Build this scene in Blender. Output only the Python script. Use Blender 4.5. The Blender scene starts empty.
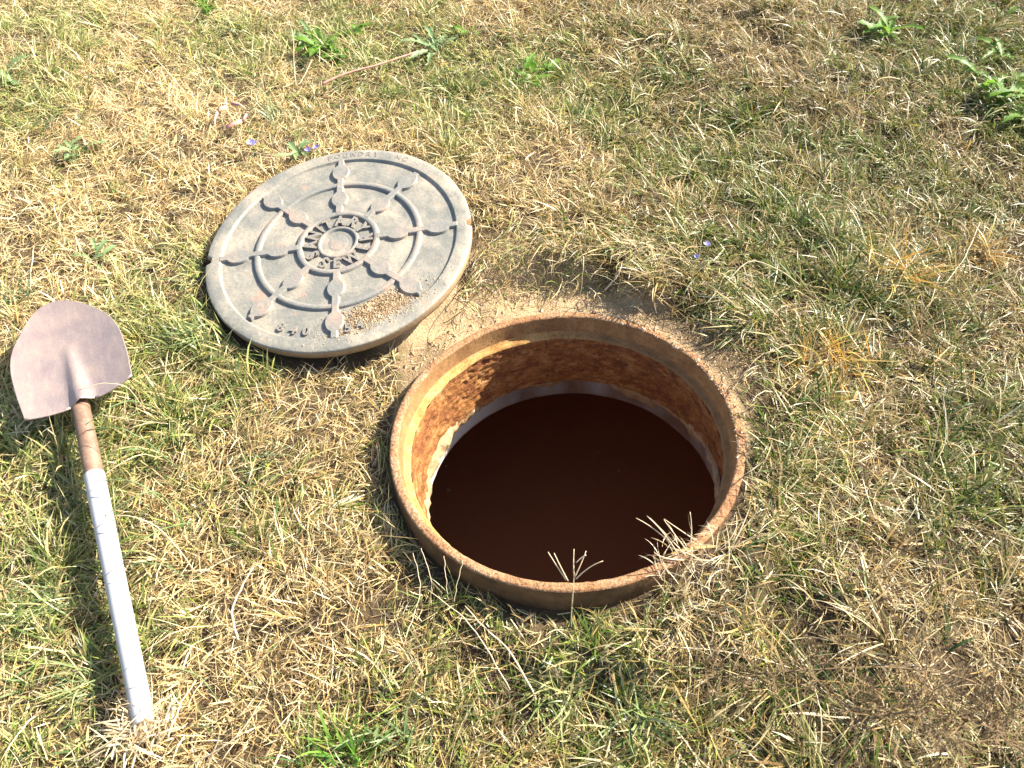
import bpy, bmesh, math, random
import numpy as np
from mathutils import Vector, Matrix, noise as mnoise

random.seed(11)
rng = np.random.default_rng(7)
scene = bpy.context.scene
C = scene.collection
R = math.radians

# ------------------------------------------------------------------ camera
CAM_H, PITCH, ROLL, FPX = 1.312, 0.945, 0.005, 760.0
cam_data = bpy.data.cameras.new('camera')
cam = bpy.data.objects.new('camera', cam_data)
C.objects.link(cam)
cam.location = (0, 0, CAM_H)
cam.rotation_euler = (math.pi / 2 - PITCH, 0, 0)
cam_data.sensor_width = 36.0
cam_data.lens = 36.0 * FPX / 1024.0
cam_data.clip_start = 0.02
cam_data.clip_end = 500.0
cam_data.dof.use_dof = True
cam_data.dof.focus_distance = 1.62
cam_data.dof.aperture_fstop = 12.0
scene.camera = cam

# ------------------------------------------------------------------ light
SUN_AZ, SUN_EL = R(27), R(37.5)          # azimuth measured from +X towards +Y
world = bpy.data.worlds.new('World')
scene.world = world
world.use_nodes = True
nt = world.node_tree
nt.nodes.clear()
sky = nt.nodes.new('ShaderNodeTexSky')
sky.sky_type = 'NISHITA'
sky.sun_disc = False
sky.sun_elevation = SUN_EL
sky.sun_rotation = math.pi / 2 - SUN_AZ
sky.dust_density = 2.0
bg = nt.nodes.new('ShaderNodeBackground')
bg.inputs['Strength'].default_value = 0.088
wo = nt.nodes.new('ShaderNodeOutputWorld')
nt.links.new(sky.outputs[0], bg.inputs[0])
nt.links.new(bg.outputs[0], wo.inputs[0])
sun_data = bpy.data.lights.new('sun', 'SUN')
sun_data.energy = 5.0
sun_data.angle = R(0.5)
sun_data.color = (1.0, 0.925, 0.79)
sun = bpy.data.objects.new('sun', sun_data)
C.objects.link(sun)
sd = Vector((math.cos(SUN_EL) * math.cos(SUN_AZ), math.cos(SUN_EL) * math.sin(SUN_AZ), math.sin(SUN_EL)))
sun.rotation_euler = sd.to_track_quat('Z', 'Y').to_euler()
sun.location = (3, 3, 4)
scene.view_settings.view_transform = 'Standard'
scene.view_settings.look = 'None'
scene.view_settings.gamma = 1.0
scene.view_settings.exposure = 1.85
scene.cycles.max_bounces = 8

# ------------------------------------------------------------------ helpers
def at(px, py, z=0.0):
    """ground point seen at a place of the photograph"""
    cp, sp = math.cos(PITCH), math.sin(PITCH)
    d = Vector((0, cp, -sp)) + Vector((1, 0, 0)) * ((px - 512) / FPX) - Vector((0, sp, cp)) * ((py - 384) / FPX)
    return Vector((0, 0, CAM_H)) + d * ((z - CAM_H) / d.z)

def tag(o, label=None, cat=None, group=None, kind=None):
    if label: o['label'] = label
    if cat: o['category'] = cat
    if group: o['group'] = group
    if kind: o['kind'] = kind
    return o

def empty(name, loc, rot=None):
    o = bpy.data.objects.new(name, None)
    C.objects.link(o)
    o.empty_display_size = 0.05
    o.location = loc
    if rot is not None:
        o.rotation_euler = rot
    return o

def link_mesh(name, me, mats, parent=None):
    o = bpy.data.objects.new(name, me)
    C.objects.link(o)
    for m in (mats if isinstance(mats, (list, tuple)) else [mats]):
        if m is not None and m.name not in [x.name for x in me.materials if x]:
            me.materials.append(m)
    if parent is not None:
        o.parent = parent
    return o

def obj(name, bm, mats, parent=None, smooth=False):
    me = bpy.data.meshes.new(name)
    bmesh.ops.recalc_face_normals(bm, faces=bm.faces)
    bm.to_mesh(me)
    bm.free()
    if smooth:
        for p in me.polygons: p.use_smooth = True
    return link_mesh(name, me, mats, parent)

def vnoise(x, y, scale, seed=0):
    """smooth lattice noise in 0..1"""
    x = np.asarray(x, float) / scale + seed * 17.31 + 1000
    y = np.asarray(y, float) / scale + seed * 9.77 + 1000
    xi, yi = np.floor(x).astype(np.int64), np.floor(y).astype(np.int64)
    fx, fy = x - xi, y - yi
    fx, fy = fx * fx * (3 - 2 * fx), fy * fy * (3 - 2 * fy)
    def h(a, b):
        n = (a * 374761393 + b * 668265263 + seed * 974711) & 0x7fffffff
        n = ((n ^ (n >> 13)) * 1274126177) & 0x7fffffff
        return ((n ^ (n >> 16)) & 0xffff) / 65535.0
    return (h(xi, yi) * (1 - fx) + h(xi + 1, yi) * fx) * (1 - fy) + (h(xi, yi + 1) * (1 - fx) + h(xi + 1, yi + 1) * fx) * fy

def fbm(x, y, scale, seed=0, octs=3):
    s, a, t = 0, 1.0, 0
    for i in range(octs):
        s = s + a * vnoise(x, y, scale / 2 ** i, seed + i); t += a; a *= 0.5
    return s / t

# ------------------------------------------------------------------ materials
class NT:
    def __init__(s, name):
        s.m = bpy.data.materials.new(name); s.m.use_nodes = True
        s.t = s.m.node_tree; s.t.nodes.clear()
        s.out = s.n('ShaderNodeOutputMaterial')
        s.co = s.n('ShaderNodeTexCoord').outputs['Object']
    def n(s, k, **kw):
        o = s.t.nodes.new(k)
        for a, b in kw.items(): setattr(o, a, b)
        return o
    def l(s, a, b): s.t.links.new(a, b)
    def noise(s, scale, detail=5, rough=0.6, vec=None):
        o = s.n('ShaderNodeTexNoise'); o.inputs['Scale'].default_value = scale
        o.inputs['Detail'].default_value = detail; o.inputs['Roughness'].default_value = rough
        s.l(vec or s.co, o.inputs['Vector']); return o.outputs['Fac']
    def stretch(s, sc):
        o = s.n('ShaderNodeMapping'); o.inputs['Scale'].default_value = sc
        s.l(s.co, o.inputs['Vector']); return o.outputs[0]
    def ramp(s, fac, stops):
        o = s.n('ShaderNodeValToRGB'); e = o.color_ramp.elements
        while len(e) < len(stops): e.new(0.5)
        for i, (p, c) in enumerate(stops):
            e[i].position = p; e[i].color = (c[0], c[1], c[2], 1) if hasattr(c, '__len__') else (c, c, c, 1)
        s.l(fac, o.inputs[0]); return o.outputs[0]
    def mix(s, fac, a, b, mode='MIX'):
        o = s.n('ShaderNodeMix', data_type='RGBA', blend_type=mode)
        for sock, v in ((o.inputs[0], fac), (o.inputs[6], a), (o.inputs[7], b)):
            if isinstance(v, (int, float)): sock.default_value = v
            elif isinstance(v, tuple): sock.default_value = (*v, 1)
            else: s.l(v, sock)
        return o.outputs[2]
    def bump(s, fac, strength, dist, prev=None):
        o = s.n('ShaderNodeBump'); o.inputs['Strength'].default_value = strength
        o.inputs['Distance'].default_value = dist; s.l(fac, o.inputs['Height'])
        if prev: s.l(prev, o.inputs['Normal'])
        return o.outputs[0]
    def bsdf(s, col, rough=0.7, metal=0.0, normal=None, spec=0.4, out=True):
        b = s.n('ShaderNodeBsdfPrincipled')
        for nm, v in (('Base Color', col), ('Roughness', rough), ('Metallic', metal)):
            if isinstance(v, (int, float)): b.inputs[nm].default_value = v
            elif isinstance(v, tuple): b.inputs[nm].default_value = (*v, 1)
            else: s.l(v, b.inputs[nm])
        b.inputs['Specular IOR Level'].default_value = spec
        if normal: s.l(normal, b.inputs['Normal'])
        if out: s.l(b.outputs[0], s.out.inputs[0])
        return b

def blade_material(name, attr=True, col=(0.1, 0.15, 0.04), trans=0.32, rough=0.42, spec=0.45):
    s = NT(name)
    if attr:
        a = s.n('ShaderNodeAttribute'); a.attribute_name = 'tint'; c = a.outputs['Color']
        c = s.mix(s.ramp(s.noise(160, 3), [(0.3, 0.0), (0.7, 1.0)]), c, s.mix(1.0, c, (0.72, 0.68, 0.6), 'MULTIPLY'))
    else:
        c = s.mix(s.ramp(s.noise(45, 4), [(0.35, 0.0), (0.7, 1.0)]), col, tuple(min(1, x * 1.45) for x in col))
    b = s.bsdf(c, rough, spec=spec, out=False)
    t = s.n('ShaderNodeBsdfTranslucent'); s.l(c, t.inputs[0])
    m = s.n('ShaderNodeMixShader'); m.inputs[0].default_value = trans
    s.l(b.outputs[0], m.inputs[1]); s.l(t.outputs[0], m.inputs[2]); s.l(m.outputs[0], s.out.inputs[0])
    return s.m

M = {}
M['blade'] = blade_material('grass_blade')
M['leaf'] = blade_material('weed_leaf', False, (0.10, 0.20, 0.02), 0.5, 0.45, 0.35)
M['leaf_pale'] = blade_material('weed_leaf_pale', False, (0.15, 0.22, 0.09), 0.3, 0.5)
M['petal'] = blade_material('chicory_petal', False, (0.25, 0.24, 0.55), 0.3, 0.6)
M['straw'] = blade_material('straw', False, (0.50, 0.40, 0.26), 0.15, 0.45)
M['panicle'] = blade_material('seed_head', False, (0.22, 0.155, 0.085), 0.35, 0.6, 0.2)

s = NT('soil')                                            # tint carries how sandy the soil is, and shade painted right of the frame
a = s.n('ShaderNodeAttribute'); a.attribute_name = 'sandy'
n1 = s.noise(30, 8, 0.7); n2 = s.noise(260, 4, 0.7)
dark = s.ramp(n1, [(0.3, (0.038, 0.026, 0.015)), (0.7, (0.085, 0.058, 0.032))])
sand = s.ramp(n2, [(0.25, (0.22, 0.145, 0.075)), (0.5, (0.42, 0.30, 0.17)), (0.8, (0.55, 0.42, 0.27))])
sep = s.n('ShaderNodeSeparateColor'); s.l(a.outputs['Color'], sep.inputs[0])
nb = s.bump(n2, 0.9, 0.004, s.bump(n1, 0.8, 0.012))
s.bsdf(s.mix(sep.outputs[0], dark, sand), 0.95, normal=nb, spec=0.15)
M['soil'] = s.m

s = NT('sand_crumb'); oi = s.noise(90, 2)
s.bsdf(s.ramp(oi, [(0.3, (0.26, 0.17, 0.09)), (0.55, (0.48, 0.35, 0.21)), (0.75, (0.64, 0.53, 0.38))]), 0.95, spec=0.15)
M['crumb'] = s.m

def iron(name, c0, c1, dust, dlo, dhi, bs=1.0):
    s = NT(name)
    big = s.noise(9, 6, 0.65); fine = s.noise(140, 5, 0.7); mid = s.noise(38, 5, 0.6)
    base = s.mix(mid, c0, c1)
    base = s.mix(s.ramp(big, [(dlo, 0.0), (dhi, 1.0)]), base, dust)
    base = s.mix(s.ramp(fine, [(0.35, 0.0), (0.75, 0.45)]), base, tuple(x * 0.55 for x in c0))
    rust = s.ramp(s.noise(17, 4, 0.5, s.stretch((1, 1, 3))), [(0.62, 0.0), (0.72, 0.55)])
    base = s.mix(rust, base, (0.34, 0.20, 0.14))
    nb = s.bump(fine, 0.35 * bs, 0.0015, s.bump(mid, 0.35 * bs, 0.003))
    s.bsdf(base, s.ramp(mid, [(0.2, 0.5), (0.8, 0.72)]), 0.0, nb, 0.45)
    return s.m
M['lid'] = iron('worn_cast_iron', (0.150, 0.147, 0.128), (0.205, 0.20, 0.172), (0.36, 0.31, 0.235), 0.42, 0.66, 1.6)
M['lid_relief'] = iron('worn_iron_relief', (0.165, 0.162, 0.145), (0.225, 0.215, 0.19), (0.33, 0.25, 0.19), 0.45, 0.68, 1.6)
M['lid_edge'] = iron('dirty_iron_edge', (0.17, 0.12, 0.075), (0.28, 0.19, 0.11), (0.40, 0.27, 0.14), 0.35, 0.65, 1.6)

s = NT('frame_rim')                                       # tan, dusty, scuffed rim of the frame
n1 = s.noise(14, 6, 0.6); n2 = s.noise(190, 4, 0.7); n3 = s.noise(55, 4, 0.6)
c = s.ramp(n1, [(0.3, (0.21, 0.095, 0.04)), (0.5, (0.32, 0.18, 0.09)), (0.70, (0.41, 0.29, 0.18))])
c = s.mix(s.ramp(n3, [(0.48, 0.0), (0.64, 0.55)]), c, (0.27, 0.12, 0.045))
c = s.mix(s.ramp(n2, [(0.36, 0.85), (0.55, 0.0)]), c, (0.10, 0.045, 0.02))
s.bsdf(c, 0.85, normal=s.bump(n2, 0.8, 0.003, s.bump(n3, 0.8, 0.006)), spec=0.25)
M['rim'] = s.m
s = NT('frame_outer')
n1 = s.noise(20, 6, 0.7); n2 = s.noise(120, 4, 0.7)
s.bsdf(s.ramp(n1, [(0.3, (0.06, 0.032, 0.015)), (0.55, (0.13, 0.07, 0.03)), (0.8, (0.22, 0.12, 0.05))]), 0.9,
       normal=s.bump(n2, 0.7, 0.002), spec=0.2)
M['outer'] = s.m
s = NT('olive_lip')
n1 = s.noise(18, 6, 0.65); n2 = s.noise(150, 4, 0.75)
c = s.ramp(n1, [(0.3, (0.19, 0.09, 0.035)), (0.6, (0.31, 0.175, 0.07)), (0.8, (0.38, 0.25, 0.12))])
s.bsdf(s.mix(s.ramp(n2, [(0.3, 0.7), (0.52, 0.0)]), c, (0.09, 0.045, 0.02)), 0.85, normal=s.bump(n2, 0.7, 0.002), spec=0.25)
M['lip'] = s.m
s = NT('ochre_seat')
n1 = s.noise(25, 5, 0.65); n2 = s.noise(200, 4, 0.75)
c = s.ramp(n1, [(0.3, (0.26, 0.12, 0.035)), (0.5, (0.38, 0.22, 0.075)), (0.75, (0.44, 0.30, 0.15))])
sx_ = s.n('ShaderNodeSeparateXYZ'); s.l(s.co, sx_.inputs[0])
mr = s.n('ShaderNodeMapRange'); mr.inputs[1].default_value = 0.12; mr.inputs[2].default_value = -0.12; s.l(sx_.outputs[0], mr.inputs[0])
c = s.mix(mr.outputs[0], s.ramp(n1, [(0.3, (0.17, 0.085, 0.035)), (0.7, (0.28, 0.155, 0.065))]), c)  # dusty ochre on the left; shade of the right half painted in as brown
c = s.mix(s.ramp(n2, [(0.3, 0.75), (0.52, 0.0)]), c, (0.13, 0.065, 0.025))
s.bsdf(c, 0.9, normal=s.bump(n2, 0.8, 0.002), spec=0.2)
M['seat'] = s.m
s = NT('flaking_rust')
v = s.stretch((1, 1, 1.6))
n1 = s.noise(24, 7, 0.7, v); n2 = s.noise(88, 6, 0.75, v); n3 = s.noise(240, 3, 0.7)
c = s.ramp(n1, [(0.28, (0.10, 0.034, 0.016)), (0.43, (0.20, 0.07, 0.022)), (0.56, (0.33, 0.14, 0.038)), (0.72, (0.44, 0.27, 0.13))])
c = s.mix(s.ramp(n2, [(0.36, 0.9), (0.47, 0.0)]), c, (0.08, 0.032, 0.016))
c = s.mix(s.ramp(n3, [(0.58, 0.0), (0.75, 0.5)]), c, (0.6, 0.4, 0.25))
s.bsdf(c, 0.85, normal=s.bump(n3, 0.6, 0.002, s.bump(n2, 1.0, 0.006)), spec=0.25)
M['rust'] = s.m
s = NT('mortar')
n1 = s.noise(35, 6, 0.65); n2 = s.noise(160, 4, 0.7)
c = s.ramp(n1, [(0.3, (0.26, 0.16, 0.08)), (0.55, (0.37, 0.26, 0.145)), (0.75, (0.43, 0.33, 0.21))])
s.bsdf(s.mix(s.ramp(n2, [(0.32, 0.6), (0.5, 0.0)]), c, (0.2, 0.12, 0.06)), 0.95, normal=s.bump(n2, 0.8, 0.003, s.bump(n1, 0.7, 0.008)), spec=0.2)
M['mortar'] = s.m
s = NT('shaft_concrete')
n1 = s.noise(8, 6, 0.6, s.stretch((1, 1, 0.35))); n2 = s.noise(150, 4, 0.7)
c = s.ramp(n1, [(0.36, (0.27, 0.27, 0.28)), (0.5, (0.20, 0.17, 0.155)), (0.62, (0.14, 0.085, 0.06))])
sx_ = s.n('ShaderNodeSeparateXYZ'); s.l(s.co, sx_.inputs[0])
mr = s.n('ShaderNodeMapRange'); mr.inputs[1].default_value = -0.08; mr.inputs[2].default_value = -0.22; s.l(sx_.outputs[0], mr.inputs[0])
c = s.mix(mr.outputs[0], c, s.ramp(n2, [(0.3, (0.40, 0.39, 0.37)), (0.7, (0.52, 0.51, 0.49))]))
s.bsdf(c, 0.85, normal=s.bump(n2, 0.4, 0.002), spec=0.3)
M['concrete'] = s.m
s = NT('chamber_wall')
n1 = s.noise(5, 5, 0.6)
s.bsdf(s.ramp(n1, [(0.3, (0.30, 0.11, 0.05)), (0.7, (0.42, 0.16, 0.08))]), 0.95, spec=0.1)
M['chamber'] = s.m
s = NT('sewer_water')
n1 = s.noise(6, 3)
s.bsdf((0.42, 0.16, 0.07), 0.6, normal=s.bump(n1, 0.1, 0.01), spec=0.15)
M['water'] = s.m

s = NT('shovel_steel')
n1 = s.noise(11, 6, 0.65); n2 = s.noise(160, 5, 0.75); n3 = s.noise(34, 4, 0.6, s.stretch((3, 0.7, 1)))
c = s.ramp(n1, [(0.3, (0.23, 0.18, 0.18)), (0.5, (0.31, 0.24, 0.22)), (0.72, (0.40, 0.30, 0.235))])
c = s.mix(s.ramp(n2, [(0.3, 0.5), (0.55, 0.0)]), c, (0.19, 0.14, 0.14))
c = s.mix(s.ramp(n3, [(0.5, 0.0), (0.75, 0.5)]), c, (0.44, 0.34, 0.27))
s.bsdf(c, s.ramp(n2, [(0.3, 0.62), (0.7, 0.4)]), 0.45, s.bump(n2, 0.35, 0.0012), 0.5)
M['steel'] = s.m
s = NT('socket_steel')
n1 = s.noise(30, 6, 0.65); n2 = s.noise(200, 4, 0.7)
c = s.ramp(n1, [(0.3, (0.13, 0.075, 0.05)), (0.7, (0.24, 0.15, 0.10))])
s.bsdf(s.mix(s.ramp(n2, [(0.55, 0.0), (0.75, 0.5)]), c, (0.45, 0.36, 0.3)), 0.6, 0.15, s.bump(n2, 0.3, 0.001), 0.4)
M['socket'] = s.m
s = NT('white_handle')
n1 = s.noise(14, 5, 0.6, s.stretch((1, 1, 0.4))); n2 = s.noise(90, 4)
c = s.ramp(n1, [(0.35, (0.43, 0.425, 0.43)), (0.75, (0.36, 0.345, 0.33))])
c = s.mix(s.ramp(n2, [(0.56, 0.0), (0.70, 0.5)]), c, (0.36, 0.30, 0.22))
s.bsdf(c, 0.38, normal=s.bump(n2, 0.1, 0.0005), spec=0.45)
M['white'] = s.m
s = NT('faded_red')
n1 = s.noise(60, 4)
s.bsdf(s.ramp(n1, [(0.3, (0.42, 0.17, 0.12)), (0.7, (0.62, 0.33, 0.26))]), 0.6, spec=0.3)
M['red'] = s.m

# ------------------------------------------------------------------ layout numbers
RING_C = Vector((0.103, 0.801, 0.050)); RING_N = Vector((-0.061, 0.120, 1)).normalized()
LID_C = Vector((-0.4055, 1.304, 0.074)); LID_N = Vector((-0.112, -0.053, 1)).normalized()
RO, RI = 0.345, 0.328                     # frame outer and opening radius
RL, TL = 0.315, 0.026                     # lid radius and thickness
def frame_quat(n):
    zx = n; xx = Vector((1, 0, 0)); yy = zx.cross(xx).normalized(); xx = yy.cross(zx).normalized()
    return Matrix((xx, yy, zx)).transposed().to_quaternion()
RING_Q, LID_Q = frame_quat(RING_N), frame_quat(LID_N)

SHA, SHB = at(94.5, 476, .056), at(143.5, 720, .034)   # white handle, axis ends
SDIR = (SHA - SHB).normalized()

def ring_top(x, y):
    return RING_C.z - ((x - RING_C.x) * RING_N.x + (y - RING_C.y) * RING_N.y) / RING_N.z

def sm(a, b, x):
    t = np.clip((x - a) / (b - a), 0, 1); return t * t * (3 - 2 * t)

def angw(phi, c, w):
    d = np.abs((phi - c + math.pi) % (2 * math.pi) - math.pi)
    return sm(w, w * 0.45, d)

def ground_z(x, y):
    x = np.asarray(x, float); y = np.asarray(y, float)
    dx, dy = x - RING_C.x, y - RING_C.y
    r = np.hypot(dx, dy); phi = np.arctan2(dy, dx)
    turf = (fbm(x, y, 0.45, 3, 3) - 0.5) * 0.05 + (fbm(x, y, 2.5, 9, 2) - 0.5) * 0.10
    turf = turf + (fbm(x, y, 0.15, 13, 2) - 0.5) * 0.034 * (0.55 + 0.45 * sm(-0.2, 0.6, x))
    turf = turf * sm(0.35, 0.7, r)
    turf = turf * sm(0.3, 0.55, np.hypot(x + 0.405, y - 1.301)) 
    mound = angw(phi, R(40), R(115)) * 0.066 * sm(1.35, 0.5, r)
    turf = turf + mound
    zt = RING_C.z - (dx * RING_N.x + dy * RING_N.y) / RING_N.z * np.minimum(1, 0.4 / np.maximum(r, .01))
    gap = 0.004 + 0.058 * angw(phi, R(228), R(105))      # frame stands proud on the near left
    near = zt - gap + (fbm(x, y, 0.05, 5, 2) - 0.5) * 0.010
    k = sm(0.41, 0.485, r + (vnoise(x, y, 0.09, 21) - 0.5) * 0.06 - (vnoise(x, y, 0.22, 37) - 0.5) * 0.09)
    return near * (1 - k) + turf * k

def bare(x, y):
    """1 where the soil is bare"""
    dx, dy = x - RING_C.x, y - RING_C.y
    r = np.hypot(dx, dy); phi = np.arctan2(dy, dx)
    edge = 0.335 + 0.115 * angw(phi, R(80), R(100)) + ((vnoise(x, y, 0.07, 33) - 0.5) * 0.10 + (vnoise(x, y, 0.22, 37) - 0.5) * 0.10) * (0.15 + 0.85 * angw(phi, R(80), R(110)))
    b = sm(edge + 0.02, edge - 0.02, r)
    g = at(430, 325)                                              # worn earth between lid and frame
    b2 = sm(0.15, 0.06, np.hypot((x - g.x) * 0.8, (y - g.y) * 1.1) + (vnoise(x, y, 0.05, 35) - 0.5) * 0.10)
    g = at(520, 285)
    b3 = 0.8 * sm(0.15, 0.05, np.hypot((x - g.x) * 0.8, (y - g.y) * 1.3) + (vnoise(x, y, 0.05, 36) - 0.5) * 0.10)
    return np.maximum(np.maximum(b, b2), b3)

# ------------------------------------------------------------------ ground, one sheet to the horizon with the shaft's opening
def build_ground():
    NA = 420
    rad = [0.335, 0.343, 0.349]
    while rad[-1] < 2.6: rad.append(rad[-1] * 1.0115 + 0.0008)
    while rad[-1] < 150: rad.append(rad[-1] * 1.12)
    rad = np.array(rad); th = np.linspace(0, 2 * math.pi, NA, endpoint=False)
    rr, tt = np.meshgrid(rad, th, indexing='ij')
    x = RING_C.x + rr * np.cos(tt); y = RING_C.y + rr * np.sin(tt)
    z = ground_z(x, y)
    z[0] -= 0.03
    d = np.hypot(x, y); z = z * sm(60, 8, d)
    co = np.stack([x, y, z], -1).reshape(-1, 3)
    NR = len(rad)
    i, j = np.meshgrid(np.arange(NR - 1), np.arange(NA), indexing='ij')
    a = i * NA + j; b = i * NA + (j + 1) % NA; c = (i + 1) * NA + (j + 1) % NA; dd = (i + 1) * NA + j
    f = np.stack([a, dd, c, b], -1).reshape(-1, 4)
    me = bpy.data.meshes.new('ground')
    me.from_pydata(co.tolist(), [], f.tolist())
    sandy = bare(x, y) * (0.45 + 0.9 * fbm(x, y, 0.12, 41, 2)) + 0.12 * fbm(x, y, 0.2, 8, 2)
    dx, dy = x - RING_C.x, y - RING_C.y
    sandy = np.clip(sandy * (1 - 0.75 * angw(np.arctan2(dy, dx), R(15), R(65)) * sm(0.345, 0.37, np.hypot(dx, dy))), 0, 1).reshape(-1)  # shade on the soil right of the frame, painted as darker earth
    at_ = me.color_attributes.new('sandy', 'FLOAT_COLOR', 'POINT')
    col = np.ones((len(co), 4), np.float32); col[:, :3] = sandy[:, None]
    at_.data.foreach_set('color', col.ravel())
    for p in me.polygons: p.use_smooth = True
    o = link_mesh('ground', me, M['soil'])
    return tag(o, 'brown soil ground, sandy and bare around the open manhole', 'ground', kind='structure')
build_ground()

# ------------------------------------------------------------------ lathe with noise displacement
def lathe_mesh(prof, N, disp=None, close=False):
    """prof: list of (r, z, noise amplitude)"""
    vs, fs = [], []
    P = len(prof)
    for k in range(N):
        a = 2 * math.pi * k / N
        for (r, z, amp) in prof:
            rr, zz = r, z
            if amp:
                p = Vector((r * math.cos(a), r * math.sin(a), z))
                n = disp(p, a)
                rr += n * amp
                zz += (mnoise.noise(p * 50 + Vector((9, 3, 1))) + 0.7 * mnoise.noise(p * 130)) * abs(amp) * 0.5
            vs.append((rr * math.cos(a), rr * math.sin(a), zz))
    for k in range(N):
        k2 = (k + 1) % N
        for i in range(P - 1):
            fs.append((k * P + i, k2 * P + i, k2 * P + i + 1, k * P + i + 1))
    me = bpy.data.meshes.new('lathe')
    me.from_pydata(vs, [], fs)
    for p in me.polygons: p.use_smooth = True
    return me

def dn(p, a):
    return mnoise.noise(p * 22) * 0.6 + mnoise.noise(p * 70) * 0.5 + mnoise.noise(p * 160) * 0.3
def flakes(p, a):
    q = Vector((p.x, p.y, p.z * 1.7))
    v = mnoise.noise(q * 45) + 0.6 * mnoise.noise(q * 110)
    return (1 if v > 0.12 else -0.35) * 0.5 + v * 0.5

frame = empty('open_manhole', RING_C, RING_Q.to_euler())
tag(frame, 'rusty round cast iron manhole frame set open in the ground', 'manhole')
def fpart(name, prof, mat, N=300, disp=dn):
    me = lathe_mesh(prof, N, disp)
    me.name = name
    return link_mesh(name, me, mat, frame)
fpart('outer_wall', [(0.352, -0.22, .001), (0.350, -0.15, .001), (0.349, -0.1, .001), (0.348, -0.06, .001), (0.347, -0.03, .001), (0.3465, -0.008, .0008), (0.345, -0.0035, .0006)], M['outer'])
fpart('rim', [(0.345, -0.0035, .0006), (0.3435, -0.0008, .0008), (0.341, 0.0, .0016), (0.337, 0.0006, .0016), (0.332, 0.0005, .0016), (0.3290, -0.0005, .0020), (0.3275, -0.003, .0020)], M['rim'], 600)
fpart('inner_lip', [(0.3275, -0.003, .0020), (0.3268, -0.012, .0018), (0.3260, -0.024, .0014), (0.3252, -0.036, .0014), (0.3246, -0.040, .0010)], M['lip'], 420)
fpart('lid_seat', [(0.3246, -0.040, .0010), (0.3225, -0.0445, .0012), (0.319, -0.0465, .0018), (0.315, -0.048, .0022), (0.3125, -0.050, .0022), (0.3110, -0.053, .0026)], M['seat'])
NW_ = 48
pr = [(0.3110 + 0.008 * (i / NW_), -0.053 - 0.157 * (i / NW_), .0030) for i in range(NW_ + 1)]
SHEAR = (0.018, 0.006)                                     # the wall leans away a little towards the right
def sheared(me, z0=-0.053, z1=-0.21, k=1.0):
    for v in me.vertices:
        t = (v.co.z - z0) / (z1 - z0)
        if t > 0: v.co.x += SHEAR[0] * t * k; v.co.y += SHEAR[1] * t * k
iw = fpart('inner_wall', pr, M['rust'], 520, flakes)
sheared(iw.data)

# shaft under the frame
shaft = empty('manhole_shaft', RING_C - Vector((0, 0, 0.21)), RING_Q.to_euler())
tag(shaft, 'dark shaft below the manhole frame with a concrete collar', 'shaft', kind='structure')
def spart(name, prof, mat, N=240, disp=dn):
    me = lathe_mesh(prof, N, disp); me.name = name
    return link_mesh(name, me, mat, shaft)
def conc(p, a):
    return mnoise.noise(p * 9) + 0.3 * mnoise.noise(p * 40)
spart('concrete_collar', [(0.40, 0.003, 0), (0.3215, 0.003, .002), (0.322, -0.02, .003), (0.324, -0.05, .004), (0.326, -0.075, .004), (0.328, -0.088, .003), (0.331, -0.094, .002), (0.37, -0.096, 0), (0.90, -0.098, 0)], M['concrete'], 240, conc)
spart('chamber_wall', [(0.90, -0.098, 0), (0.92, -0.4, 0), (0.92, -1.0, 0), (0.92, -1.4, 0)], M['chamber'], 64)
wbm = bmesh.new(); bmesh.ops.create_circle(wbm, cap_ends=True, segments=64, radius=0.92)
for v in wbm.verts: v.co.z = -0.70
obj('standing_water', wbm, M['water'], shaft)

# mortar squeezed out between frame and collar: thick on the left, thin smears elsewhere
def mortar():
    N, P = 420, 16
    vs, fs = [], []
    for k in range(N):
        a = 2 * math.pi * k / N
        da = lambda c: abs((a - c + math.pi) % (2 * math.pi) - math.pi)
        w = math.exp(-(da(R(154)) / R(36)) ** 2)
        lump = max(0, mnoise.noise(Vector((math.cos(a) * 9, math.sin(a) * 9, 4.0))) + .3)
        t = 0.005 + 0.028 * w * (0.85 + 0.4 * lump) + 0.010 * max(0, mnoise.noise(Vector((math.cos(a) * 5, math.sin(a) * 5, 2.0))))
        drop = 0.022 + 0.012 * w + 0.075 * max(0, 0.12 + mnoise.noise(Vector((math.cos(a) * 3.2, math.sin(a) * 3.2, 7.0)))) + 0.02 * mnoise.noise(Vector((math.cos(a) * 14, math.sin(a) * 14, 7.0)))
        for i in range(P):
            u = i / (P - 1)
            z = 0.008 + 0.034 * w - (drop + 0.034 * w) * u
            r = 0.3225 - t * math.sin(math.pi * min(1, u * 1.02)) ** 0.6
            p = Vector((r * math.cos(a), r * math.sin(a), z))
            r += (mnoise.noise(p * 60) * 0.004 + mnoise.noise(p * 140) * 0.003 + mnoise.noise(p * 300) * 0.0015) * math.sin(math.pi * u)
            if i in (0, P - 1): r = 0.327
            vs.append((r * math.cos(a), r * math.sin(a), z))
    for k in range(N):
        k2 = (k + 1) % N
        for i in range(P - 1):
            fs.append((k * P + i, k2 * P + i, k2 * P + i + 1, k * P + i + 1))
    me = bpy.data.meshes.new('mortar_bed'); me.from_pydata(vs, [], fs)
    for p in me.polygons: p.use_smooth = True
    link_mesh('mortar_bed', me, M['mortar'], shaft)
mortar()
for ch in shaft.children:
    for v in ch.data.vertices:
        t = 1 + min(1.2, max(0, -v.co.z / 0.157)); v.co.x += SHEAR[0] * t; v.co.y += SHEAR[1] * t

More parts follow.
